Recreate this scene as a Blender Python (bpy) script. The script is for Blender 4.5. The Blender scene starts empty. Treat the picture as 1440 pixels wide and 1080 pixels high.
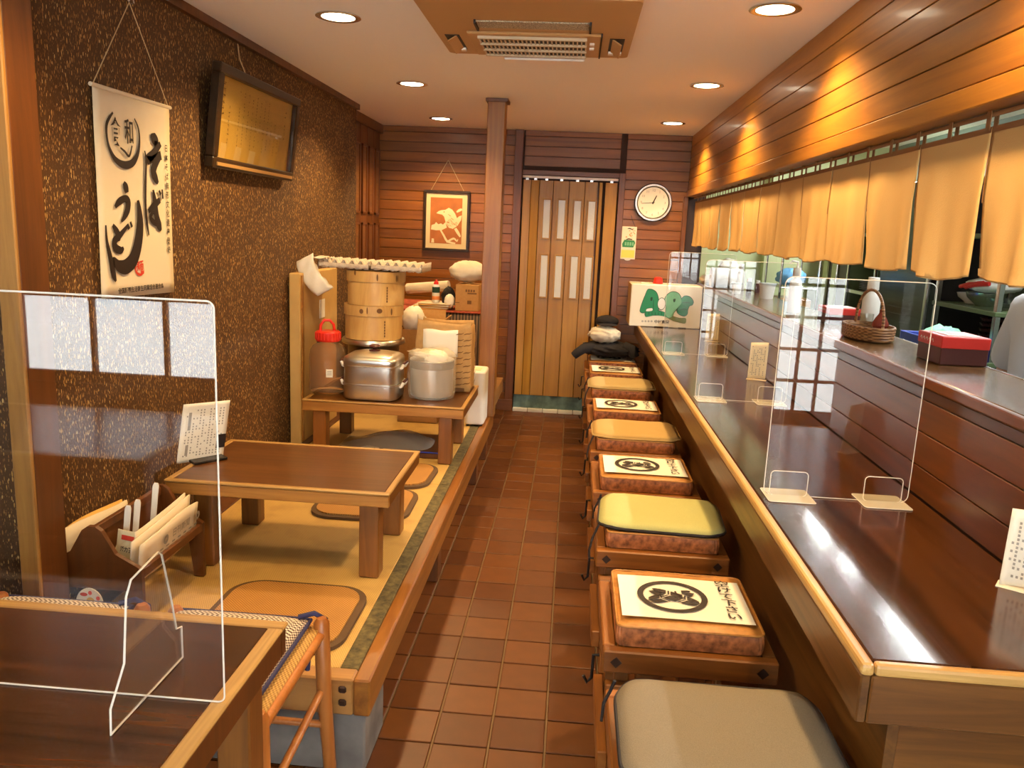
import bpy, bmesh, math, random
from mathutils import Vector, Matrix
random.seed(7)
S = bpy.context.scene
COL = S.collection
PI = math.pi

# ------------------------------------------------------------------ camera
def camera():
    yaw, pitch, roll = math.radians(3.956), math.radians(10.904), math.radians(2.5)
    cy, sy, cp, sp = math.cos(yaw), math.sin(yaw), math.cos(pitch), math.sin(pitch)
    f = Vector((-sy*cp, cy*cp, -sp)); r0 = Vector((cy, sy, 0)); u0 = r0.cross(f)
    r = r0*math.cos(roll) + u0*math.sin(roll); u = u0*math.cos(roll) - r0*math.sin(roll)
    cd = bpy.data.cameras.new('camera'); co = bpy.data.objects.new('camera', cd); COL.objects.link(co)
    m = Matrix((r, u, -f)).transposed().to_4x4(); m.translation = Vector((0, 0, 1.55)); co.matrix_world = m
    cd.sensor_width = 36; cd.lens = 1130/1440*36; cd.clip_start = .02
    S.camera = co
camera()

# ------------------------------------------------------------------ world, exposure, large lights
S.view_settings.view_transform = 'Standard'
S.view_settings.look = 'None'
S.view_settings.gamma = 1
S.view_settings.use_curve_mapping = False
S.view_settings.exposure = 0.28
DOWN_W = 74       # each warm ceiling downlight
TUBE_E = 20       # kitchen tube lamps
SKY_E = 7.0       # bright overcast street outside
def world():
    w = bpy.data.worlds.new('sky'); S.world = w; w.use_nodes = True
    nt = w.node_tree; bg = nt.nodes['Background']
    bg.inputs[0].default_value = (.86, .91, 1.0, 1); bg.inputs[1].default_value = SKY_E
world()
def sun():
    l = bpy.data.lights.new('sun', 'SUN'); l.energy = 24; l.angle = .01; l.color = (1., .97, .92)
    o = bpy.data.objects.new('sun', l); COL.objects.link(o)
    o.rotation_euler = Vector((.25, -.62, -1)).to_track_quat('-Z', 'Y').to_euler()   # falls on the street, from behind the building
sun()

# ------------------------------------------------------------------ materials
def newmat(name):
    m = bpy.data.materials.new(name); m.use_nodes = True
    return m, m.node_tree, m.node_tree.nodes['Principled BSDF']
def c4(c): return (c[0], c[1], c[2], 1)
def plain(name, col, rough=.5, metal=0., bump=0., bscale=200, var=0., trans=0., ior=1.45, alpha=1., spec=None, sss=0, coat=0):
    m, nt, b = newmat(name)
    b.inputs['Base Color'].default_value = c4(col); b.inputs['Roughness'].default_value = rough
    b.inputs['Metallic'].default_value = metal; b.inputs['Transmission Weight'].default_value = trans
    b.inputs['IOR'].default_value = ior; b.inputs['Alpha'].default_value = alpha
    b.inputs['Coat Weight'].default_value = coat
    if spec is not None: b.inputs['Specular IOR Level'].default_value = spec
    if bump or var:
        tc = nt.nodes.new('ShaderNodeTexCoord'); n = nt.nodes.new('ShaderNodeTexNoise')
        n.inputs['Scale'].default_value = bscale; n.inputs['Detail'].default_value = 4
        nt.links.new(tc.outputs['Object'], n.inputs['Vector'])
        if bump:
            bp = nt.nodes.new('ShaderNodeBump'); bp.inputs['Strength'].default_value = bump; bp.inputs['Distance'].default_value = .004
            nt.links.new(n.outputs['Fac'], bp.inputs['Height']); nt.links.new(bp.outputs['Normal'], b.inputs['Normal'])
        if var:
            r = nt.nodes.new('ShaderNodeValToRGB')
            r.color_ramp.elements[0].color = c4([x*(1-var) for x in col]); r.color_ramp.elements[0].position = .3
            r.color_ramp.elements[1].color = c4([min(1, x*(1+var)) for x in col]); r.color_ramp.elements[1].position = .7
            nt.links.new(n.outputs['Fac'], r.inputs['Fac']); nt.links.new(r.outputs['Color'], b.inputs['Base Color'])
    return m
def wood(name, dark, light, axis=1, scale=14, stretch=14, rough=.40, rnd=.25, coat=.06, bump=.12, mid=.5):
    """grain runs along AXIS; each object shifts and shades it a little"""
    kb = .62 if light[0] < .45 else .92
    dark, light = (dark[0], dark[1]*1.05, dark[2]*kb), (light[0], light[1]*1.05, light[2]*kb)
    m, nt, b = newmat(name); N, L = nt.nodes.new, nt.links.new
    tc = N('ShaderNodeTexCoord'); oi = N('ShaderNodeObjectInfo'); mp = N('ShaderNodeMapping')
    sc = [scale]*3; sc[axis] = scale/stretch; mp.inputs['Scale'].default_value = sc
    add = N('ShaderNodeVectorMath'); add.operation = 'MULTIPLY_ADD'
    add.inputs[1].default_value = (7, 11, 5)
    cmb = N('ShaderNodeCombineXYZ')
    for k in range(3): L(oi.outputs['Random'], cmb.inputs[k])
    L(cmb.outputs[0], add.inputs[0]); L(tc.outputs['Object'], add.inputs[2]); L(add.outputs[0], mp.inputs['Vector'])
    n = N('ShaderNodeTexNoise'); n.inputs['Scale'].default_value = 1; n.inputs['Detail'].default_value = 7; n.inputs['Roughness'].default_value = .62
    n.inputs['Distortion'].default_value = 1.2
    L(mp.outputs['Vector'], n.inputs['Vector'])
    r = N('ShaderNodeValToRGB'); e = r.color_ramp.elements
    e[0].color = c4(dark); e[0].position = mid-.2; e[1].color = c4(light); e[1].position = mid+.2
    L(n.outputs['Fac'], r.inputs['Fac'])
    hs = N('ShaderNodeHueSaturation'); mr = N('ShaderNodeMapRange')
    mr.inputs['To Min'].default_value = 1-rnd; mr.inputs['To Max'].default_value = 1+rnd
    L(oi.outputs['Random'], mr.inputs['Value']); L(mr.outputs[0], hs.inputs['Value']); L(r.outputs['Color'], hs.inputs['Color'])
    L(hs.outputs['Color'], b.inputs['Base Color'])
    bp = N('ShaderNodeBump'); bp.inputs['Strength'].default_value = bump; bp.inputs['Distance'].default_value = .003
    L(n.outputs['Fac'], bp.inputs['Height']); L(bp.outputs['Normal'], b.inputs['Normal'])
    b.inputs['Roughness'].default_value = rough; b.inputs['Coat Weight'].default_value = coat; b.inputs['Coat Roughness'].default_value = .12
    return m
def straw_wall():
    m, nt, b = newmat('straw_plaster'); N, L = nt.nodes.new, nt.links.new
    tc = N('ShaderNodeTexCoord'); last = None; hs = None
    base = N('ShaderNodeTexNoise'); base.inputs['Scale'].default_value = 5; base.inputs['Detail'].default_value = 5
    L(tc.outputs['Object'], base.inputs['Vector'])
    r = N('ShaderNodeValToRGB'); r.color_ramp.elements[0].color = (.046, .018, .0035, 1); r.color_ramp.elements[1].color = (.100, .040, .0075, 1)
    L(base.outputs['Fac'], r.inputs['Fac']); col = r.outputs['Color']
    for i, (sc, rot, th) in enumerate([((42, 42, 11), .12, .25), ((58, 58, 15), -.20, .26), ((33, 33, 10), .35, .18), ((84, 84, 23), .02, .30)]):
        mp = N('ShaderNodeMapping'); mp.inputs['Scale'].default_value = sc; mp.inputs['Rotation'].default_value = (rot, 0, 0); mp.inputs['Location'].default_value = (i*3.1, i*1.7, i*.9)
        L(tc.outputs['Object'], mp.inputs['Vector'])
        wn = N('ShaderNodeTexNoise'); wn.inputs['Scale'].default_value = .6; L(mp.outputs[0], wn.inputs['Vector'])
        mx = N('ShaderNodeMix'); mx.data_type = 'VECTOR'; mx.inputs['Factor'].default_value = .25
        L(mp.outputs[0], mx.inputs[4]); L(wn.outputs['Color'], mx.inputs[5])
        v = N('ShaderNodeTexVoronoi'); L(mx.outputs[1], v.inputs['Vector'])
        cr = N('ShaderNodeSeparateColor'); L(v.outputs['Color'], cr.inputs[0])
        mu = N('ShaderNodeMath'); mu.operation = 'MULTIPLY_ADD'; mu.inputs[1].default_value = th*2.9; mu.inputs[2].default_value = -th*1.45; L(cr.outputs[0], mu.inputs[0])
        lt = N('ShaderNodeMath'); lt.operation = 'LESS_THAN'; L(v.outputs['Distance'], lt.inputs[0]); L(mu.outputs[0], lt.inputs[1])
        m2 = N('ShaderNodeMix'); m2.data_type = 'RGBA'; L(lt.outputs[0], m2.inputs['Factor']); L(col, m2.inputs[6])
        m2.inputs[7].default_value = [(.46, .25, .065, 1), (.30, .145, .035, 1), (.62, .42, .16, 1), (.24, .11, .028, 1)][i]
        col = m2.outputs[2]
        if hs is None: hs = lt.outputs[0]
        else:
            ad = N('ShaderNodeMath'); ad.operation = 'MAXIMUM'; L(hs, ad.inputs[0]); L(lt.outputs[0], ad.inputs[1]); hs = ad.outputs[0]
    L(col, b.inputs['Base Color']); b.inputs['Roughness'].default_value = .75
    bp = N('ShaderNodeBump'); bp.inputs['Strength'].default_value = .4; bp.inputs['Distance'].default_value = .004
    ad = N('ShaderNodeMath'); ad.operation = 'ADD'; fn = N('ShaderNodeTexNoise'); fn.inputs['Scale'].default_value = 160; L(tc.outputs['Object'], fn.inputs['Vector'])
    L(hs, ad.inputs[0]); L(fn.outputs['Fac'], ad.inputs[1]); L(ad.outputs[0], bp.inputs['Height']); L(bp.outputs['Normal'], b.inputs['Normal'])
    return m
def weave(name, c1, c2, c3, sx, sy, rough=.6, bump=.5, axes=(0, 1)):
    """basket weave: two crossing sine waves"""
    m, nt, b = newmat(name); N, L = nt.nodes.new, nt.links.new
    tc = N('ShaderNodeTexCoord'); sp = N('ShaderNodeSeparateXYZ'); L(tc.outputs['Object'], sp.inputs[0])
    def sine(o, s):
        a = N('ShaderNodeMath'); a.operation = 'MULTIPLY'; a.inputs[1].default_value = s; L(o, a.inputs[0])
        c = N('ShaderNodeMath'); c.operation = 'SINE'; L(a.outputs[0], c.inputs[0]); return c.outputs[0]
    a, c = sine(sp.outputs[axes[0]], sx), sine(sp.outputs[axes[1]], sy)
    mu = N('ShaderNodeMath'); mu.operation = 'MULTIPLY'; L(a, mu.inputs[0]); L(c, mu.inputs[1])
    mr = N('ShaderNodeMapRange'); mr.inputs['From Min'].default_value = -1; L(mu.outputs[0], mr.inputs['Value'])
    n = N('ShaderNodeTexNoise'); n.inputs['Scale'].default_value = 9; n.inputs['Detail'].default_value = 6; L(tc.outputs['Object'], n.inputs['Vector'])
    r = N('ShaderNodeValToRGB'); e = r.color_ramp.elements; e[0].color = c4(c1); e[1].color = c4(c2); e[0].position = .25; e[1].position = .7
    L(mr.outputs[0], r.inputs['Fac'])
    mx = N('ShaderNodeMix'); mx.data_type = 'RGBA'; mx.inputs[7].default_value = c4(c3)
    mm = N('ShaderNodeMapRange'); mm.inputs['From Min'].default_value = .5; mm.inputs['From Max'].default_value = .75; mm.inputs['To Max'].default_value = .55
    L(n.outputs['Fac'], mm.inputs['Value']); L(mm.outputs[0], mx.inputs['Factor']); L(r.outputs['Color'], mx.inputs[6])
    L(mx.outputs[2], b.inputs['Base Color']); b.inputs['Roughness'].default_value = rough
    bp = N('ShaderNodeBump'); bp.inputs['Strength'].default_value = bump; bp.inputs['Distance'].default_value = .002
    L(mr.outputs[0], bp.inputs['Height']); L(bp.outputs['Normal'], b.inputs['Normal'])
    return m
def checks(name, c1, c2, scale):
    m, nt, b = newmat(name); N, L = nt.nodes.new, nt.links.new
    tc = N('ShaderNodeTexCoord'); ck = N('ShaderNodeTexChecker'); ck.inputs['Scale'].default_value = scale
    ck.inputs[1].default_value = c4(c1); ck.inputs[2].default_value = c4(c2)
    L(tc.outputs['Object'], ck.inputs['Vector']); L(ck.outputs['Color'], b.inputs['Base Color']); b.inputs['Roughness'].default_value = .8
    return m
def stripes(name, c1, c2, scale, axis=0, rough=.8, dist=0.):
    m, nt, b = newmat(name); N, L = nt.nodes.new, nt.links.new
    tc = N('ShaderNodeTexCoord'); w = N('ShaderNodeTexWave'); w.bands_direction = 'XYZ'[axis]; w.inputs['Scale'].default_value = scale; w.inputs['Distortion'].default_value = dist
    r = N('ShaderNodeValToRGB'); r.color_ramp.elements[0].color = c4(c1); r.color_ramp.elements[1].color = c4(c2)
    r.color_ramp.elements[0].position = .35; r.color_ramp.elements[1].position = .65
    L(tc.outputs['Object'], w.inputs['Vector']); L(w.outputs['Color'], r.inputs['Fac']); L(r.outputs['Color'], b.inputs['Base Color']); b.inputs['Roughness'].default_value = rough
    return m
def emit(name, col, s):
    m, nt, b = newmat(name); b.inputs['Base Color'].default_value = c4(col)
    b.inputs['Emission Color'].default_value = c4(col); b.inputs['Emission Strength'].default_value = s
    return m
def clear(name, tint=(1, 1, 1), rough=0.02, extra=0.0, ior=1.49):
    """thin clear sheet: see-through with fresnel gloss"""
    m, nt, b = newmat(name); N, L = nt.nodes.new, nt.links.new
    nt.nodes.remove(b); out = nt.nodes['Material Output']
    t = N('ShaderNodeBsdfTransparent'); t.inputs[0].default_value = c4(tint)
    g = N('ShaderNodeBsdfGlossy'); g.inputs['Roughness'].default_value = rough
    lw = N('ShaderNodeLayerWeight'); lw.inputs['Blend'].default_value = .5
    pw = N('ShaderNodeMath'); pw.operation = 'POWER'; pw.inputs[1].default_value = 5; L(lw.outputs['Facing'], pw.inputs[0])
    ad = N('ShaderNodeMath'); ad.operation = 'MULTIPLY_ADD'; ad.inputs[1].default_value = .93; ad.inputs[2].default_value = .04+extra; ad.use_clamp = True
    L(pw.outputs[0], ad.inputs[0])
    mx = N('ShaderNodeMixShader'); L(ad.outputs[0], mx.inputs[0]); L(t.outputs[0], mx.inputs[1]); L(g.outputs[0], mx.inputs[2]); L(mx.outputs[0], out.inputs[0])
    return m
def film(name, col, alpha, rough=.25):
    return plain(name, col, rough, alpha=alpha, bump=.5, bscale=25)

MT = {}
def mats():
    M = MT
    M['straw'] = straw_wall()
    M['plank'] = wood('varnished_plank', (.16, .044, .006), (.29, .095, .012), 0, 16, 16, .40, .2, .12)
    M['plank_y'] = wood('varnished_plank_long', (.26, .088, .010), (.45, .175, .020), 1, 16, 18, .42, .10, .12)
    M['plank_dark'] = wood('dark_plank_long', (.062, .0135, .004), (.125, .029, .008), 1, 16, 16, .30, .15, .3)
    M['joint'] = plain('dark_joint', (.03, .010, .004), .7)
    M['trim'] = wood('reddish_trim', (.10, .028, .008), (.20, .060, .016), 2, 18, 14, .35, .1)
    M['trim_x'] = wood('reddish_trim_x', (.10, .028, .008), (.20, .060, .016), 0, 18, 14, .35, .1)
    M['post'] = wood('post_wood', (.18, .062, .018), (.34, .135, .042), 2, 20, 18, .4, .05)
    M['post_dark'] = wood('dark_post', (.075, .022, .007), (.15, .045, .013), 2, 18, 14, .45, .1)
    M['post_light'] = wood('pale_post_edge', (.20, .085, .028), (.38, .18, .065), 2, 18, 14, .5, .1)
    M['ceil'] = plain('ceiling_paint', (.90, .84, .74), .85, bump=.06, bscale=400)
    M['tile'] = None
    M['grout'] = plain('grout', (.17, .105, .05), .85)
    M['concrete'] = plain('concrete', (.17, .15, .13), .75, var=.35, bscale=9, bump=.3)
    M['beam'] = wood('worn_edge_beam', (.15, .042, .010), (.36, .135, .036), 1, 12, 16, .35, .05)
    M['beam_x'] = wood('worn_edge_beam_x', (.24, .10, .028), (.46, .22, .07), 0, 12, 12, .4, .05)
    M['tatami'] = weave('tatami_weave', (.42, .25, .062), (.62, .38, .105), (.33, .18, .042), 900, 520, .55, .35)
    M['heri'] = plain('tatami_border', (.105, .078, .026), .8, var=.55, bscale=45, bump=.4)
    M['top_dark'] = wood('dark_table_top', (.016, .005, .002), (.080, .023, .008), 0, 26, 22, .24, .05, .08, .1)
    M['top_zataku'] = wood('zataku_top', (.055, .017, .006), (.125, .042, .013), 0, 24, 22, .28, .05, .15, .1)
    M['edge_light'] = wood('light_edge', (.26, .125, .036), (.47, .26, .088), 0, 60, 30, .45, .05)
    M['edge_light_y'] = wood('light_edge_y', (.26, .125, .036), (.47, .26, .088), 1, 60, 30, .45, .05)
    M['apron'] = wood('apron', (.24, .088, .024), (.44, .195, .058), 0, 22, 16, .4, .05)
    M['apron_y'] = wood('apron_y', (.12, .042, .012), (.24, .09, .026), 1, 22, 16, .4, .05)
    M['leg'] = wood('table_leg', (.15, .048, .013), (.27, .095, .026), 2, 22, 14, .4, .1)
    M['counter'] = wood('counter_top', (.020, .0055, .0022), (.085, .025, .008), 1, 18, 20, .14, .0, .25, .08)
    M['fascia'] = wood('counter_fascia', (.055, .018, .007), (.16, .062, .02), 1, 20, 16, .35, .0)
    M['fascia_x'] = wood('counter_fascia_end', (.075, .024, .008), (.19, .07, .022), 0, 20, 16, .35, .0)
    M['nose'] = wood('worn_nosing', (.38, .175, .05), (.64, .36, .125), 1, 30, 20, .35, .0)
    M['nose_x'] = wood('worn_nosing_end', (.38, .175, .05), (.64, .36, .125), 0, 30, 20, .35, .0)
    M['ledge'] = wood('ledge_top', (.10, .042, .020), (.20, .095, .05), 1, 18, 18, .22, .0, .5)
    M['stool'] = wood('stool_wood', (.15, .045, .012), (.30, .10, .028), 0, 20, 14, .38, .18)
    M['stool_y'] = wood('stool_wood_y', (.15, .045, .012), (.30, .10, .028), 1, 20, 14, .38, .18)
    M['stool_z'] = wood('stool_wood_z', (.13, .04, .011), (.26, .085, .024), 2, 20, 14, .38, .18)
    M['chair'] = wood('chair_wood', (.34, .10, .022), (.52, .19, .05), 2, 22, 14, .3, .05)
    M['peg'] = plain('dark_peg', (.03, .012, .006), .5)
    M['vinyl'] = plain('brown_vinyl', (.44, .19, .042), .36, bump=.25, bscale=40, var=.22)
    M['vinyl_side'] = plain('patterned_vinyl_side', (.33, .11, .035), .42, bump=.3, bscale=45, var=.65)
    M['paper'] = plain('white_paper', (.80, .74, .62), .65)
    M['ink'] = plain('dark_ink', (.018, .010, .008), .6)
    M['red_ink'] = plain('red_ink', (.62, .05, .025), .6)
    M['grey_ink'] = plain('grey_ink', (.30, .27, .23), .7)
    M['pad_grey'] = plain('grey_cloth', (.22, .178, .12), .9, bump=.4, bscale=500, var=.12)
    M['pad_green'] = plain('green_cloth', (.44, .42, .155), .9, bump=.4, bscale=450, var=.1)
    M['pad_tan'] = plain('tan_cloth', (.46, .29, .095), .9, bump=.4, bscale=450, var=.1)
    M['pad_olive'] = plain('olive_cloth', (.42, .30, .125), .9, bump=.4, bscale=450, var=.1)
    M['cord'] = plain('dark_cord', (.02, .015, .015), .8)
    M['navy'] = plain('navy_cord', (.035, .035, .11), .8)
    M['seatpad'] = weave('rush_pad', (.24, .095, .018), (.54, .26, .05), (.34, .15, .03), 620, 620, .6, .6)
    M['padrim'] = plain('pad_border', (.105, .055, .020), .8, bump=.3, bscale=300)
    M['rush'] = weave('rush_seat', (.32, .16, .04), (.62, .38, .12), (.45, .25, .07), 700, 420, .7, .8)
    M['gingham'] = checks('gingham', (.10, .055, .05), (.72, .62, .52), 150)
    M['acrylic'] = clear('clear_acrylic', (.985, .985, .98), .0, .012)
    M['acrylic_foot'] = plain('acrylic_foot', (.86, .78, .62), .08, alpha=.42, spec=.9)
    M['acrylic_edge'] = plain('acrylic_edge', (.86, .80, .70), .25, alpha=.75, spec=.8)
    M['scroll'] = plain('scroll_cloth', (.76, .65, .46), .85, bump=.15, bscale=500)
    M['frame_dark'] = wood('frame_dark', (.014, .007, .004), (.045, .02, .009), 1, 20, 12, .35, .1)
    M['aged'] = plain('aged_paper', (.66, .38, .075), .5, var=.12, bscale=6)
    M['frame_gold'] = plain('pale_frame_lip', (.42, .24, .08), .4)
    M['brown_ink'] = plain('brown_ink', (.10, .048, .012), .7)
    M['mount'] = plain('cream_mount', (.66, .53, .30), .7)
    M['rust'] = plain('rust_print', (.38, .12, .028), .6, var=.15, bscale=12)
    M['cream'] = plain('cream_print', (.74, .62, .38), .7)
    M['string'] = plain('string', (.55, .40, .20), .8)
    M['chrome'] = plain('brushed_steel', (.62, .60, .57), .25, 1.)
    M['black'] = plain('black_plastic', (.012, .011, .011), .4)
    M['white'] = plain('white_plastic', (.80, .76, .68), .4)
    M['dial'] = plain('clock_dial', (.82, .78, .68), .5)
    M['door'] = wood('accordion_door', (.30, .13, .018), (.43, .205, .032), 2, 16, 20, .42, .08, .05)
    M['frost'] = plain('frosted_pane', (.60, .60, .56), .3, bump=.5, bscale=60)
    M['teal'] = plain('teal_cloth', (.10, .16, .15), .9, var=.3, bscale=20)
    M['sill'] = plain('white_tile', (.68, .66, .58), .3)
    M['noren'] = plain('ochre_cloth', (.60, .36, .125), .85, bump=.25, bscale=260)
    M['noren_trim'] = plain('brown_hem', (.25, .11, .035), .85, bump=.2, bscale=300)
    M['alu'] = plain('aluminium', (.74, .71, .65), .30, 1., bump=.05, bscale=60)
    M['alu_dull'] = plain('dull_aluminium', (.32, .27, .22), .42, 1.)
    M['bamboo'] = wood('steamer_wood', (.50, .25, .075), (.68, .40, .145), 2, 14, 6, .5, .05)
    M['scorch'] = plain('scorch', (.16, .075, .025), .8)
    M['carton_grey'] = plain('egg_carton_pulp', (.62, .52, .40), .9, bump=.4, bscale=150, var=.1)
    M['redplast'] = plain('red_plastic', (.70, .03, .015), .3)
    M['jar'] = plain('clear_brown_jar', (.85, .70, .5), .05, trans=.93, ior=1.15, bump=.05, bscale=12)
    M['film'] = film('clear_film', (.85, .80, .70), .30)
    M['film_dense'] = film('dense_film', (.62, .55, .46), .55, .2)
    M['bagwhite'] = plain('white_bag', (.80, .74, .60), .45, bump=.5, bscale=18)
    M['kraft'] = plain('kraft_paper', (.50, .29, .105), .75, bump=.2, bscale=40, var=.1)
    M['kraft_ink'] = plain('kraft_ink', (.16, .075, .025), .8)
    M['card'] = plain('cardboard', (.42, .215, .065), .8, var=.06, bscale=60)
    M['cardpale'] = plain('pale_board', (.55, .34, .11), .7, var=.08, bscale=8)
    M['stripecloth'] = stripes('striped_cloth', (.028, .016, .012), (.16, .095, .055), 14, 0)
    M['redtrim'] = plain('red_edging', (.34, .06, .025), .8, var=.5, bscale=30)
    M['blackcloth'] = plain('black_cloth', (.014, .011, .011), .9, bump=.5, bscale=60)
    M['creamcloth'] = plain('cream_cloth', (.66, .57, .42), .9, bump=.4, bscale=60)
    M['boxwhite'] = plain('white_carton', (.80, .73, .57), .6)
    M['green_print'] = plain('green_print', (.022, .24, .10), .6)
    M['green_dark'] = plain('dark_green_outline', (.012, .05, .025), .6)
    M['green_pale'] = plain('pale_green_print', (.20, .50, .30), .6)
    M['olive_print'] = plain('olive_print', (.17, .22, .07), .6)
    M['orange'] = plain('orange_print', (.75, .25, .06), .6)
    M['yellow'] = plain('yellow_print', (.76, .70, .15), .6)
    M['boxred'] = plain('red_carton', (.62, .03, .02), .4)
    M['boxbrown'] = plain('dark_red_carton', (.085, .020, .016), .4)
    M['wicker'] = weave('wicker', (.16, .06, .018), (.42, .20, .07), (.24, .10, .03), 260, 500, .5, .8, (1, 2))
    M['shaker'] = plain('red_brown_wood', (.20, .030, .018), .25)
    M['glass'] = clear('glass_sheet', (.95, .97, .95), .0, .02)
    M['green_wall'] = plain('pale_green_paint', (.55, .58, .30), .6)
    M['kit_wall'] = plain('kitchen_wall', (.12, .155, .11), .5)
    M['kit_green'] = plain('green_steel', (.10, .14, .06), .4)
    M['kit_dark'] = plain('dark_cabinet', (.018, .013, .011), .25)
    M['kit_brown'] = plain('brown_cabinet', (.05, .024, .012), .4)
    M['dish'] = plain('glazed_dish', (.62, .64, .62), .2)
    M['dish_dark'] = plain('lacquer_bowl', (.05, .018, .014), .25)
    M['bluebox'] = plain('blue_plastic', (.02, .045, .35), .35)
    M['bluebag'] = plain('blue_bag', (.16, .42, .70), .4, bump=.5, bscale=20)
    M['skin'] = plain('skin', (.52, .27, .16), .5, bump=.05, bscale=90)
    M['hair'] = plain('black_hair', (.015, .012, .012), .5)
    M['shirt'] = plain('white_shirt', (.66, .67, .70), .85, bump=.2, bscale=40)
    M['pants'] = plain('dark_trousers', (.03, .03, .04), .85)
    M['lens'] = emit('lamp_lens', (1., .86, .62), 14)
    M['tube'] = emit('tube_glow', (.93, .97, 1.0), TUBE_E)
    M['ac'] = plain('ac_plastic', (.50, .28, .10), .5)
    M['ac_dark'] = plain('ac_dark', (.02, .012, .008), .6)
    M['ac_grille'] = plain('ac_grille', (.60, .48, .30), .5)
    M['ac_dust'] = plain('dusty_slot', (.40, .33, .22), .9, var=.8, bscale=220)
    M['news'] = plain('newsprint', (.70, .60, .45), .8)
    M['lattice'] = wood('lattice_wood', (.035, .016, .010), (.08, .035, .02), 2, 18, 12, .5, .1)
    M['street'] = plain('street', (.66, .66, .66), .9)
    M['facade'] = plain('street_facade', (.75, .75, .76), .9)
    # quarry tile, each a little different
    m, nt, b = newmat('quarry_tile'); N, L = nt.nodes.new, nt.links.new
    oi = N('ShaderNodeObjectInfo'); r = N('ShaderNodeValToRGB'); e = r.color_ramp.elements
    e[0].color = (.086, .023, .0034, 1); e[1].color = (.140, .043, .006, 1); L(oi.outputs['Random'], r.inputs['Fac'])
    tc = N('ShaderNodeTexCoord'); n = N('ShaderNodeTexNoise'); n.inputs['Scale'].default_value = 16; n.inputs['Detail'].default_value = 5; L(tc.outputs['Object'], n.inputs['Vector'])
    mr = N('ShaderNodeMapRange'); mr.inputs['To Min'].default_value = .75; mr.inputs['To Max'].default_value = 1.25; L(n.outputs['Fac'], mr.inputs['Value'])
    hs = N('ShaderNodeHueSaturation'); L(mr.outputs[0], hs.inputs['Value']); L(r.outputs['Color'], hs.inputs['Color']); L(hs.outputs['Color'], b.inputs['Base Color'])
    b.inputs['Roughness'].default_value = .42; M['tile'] = m
mats()
M = MT

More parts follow.
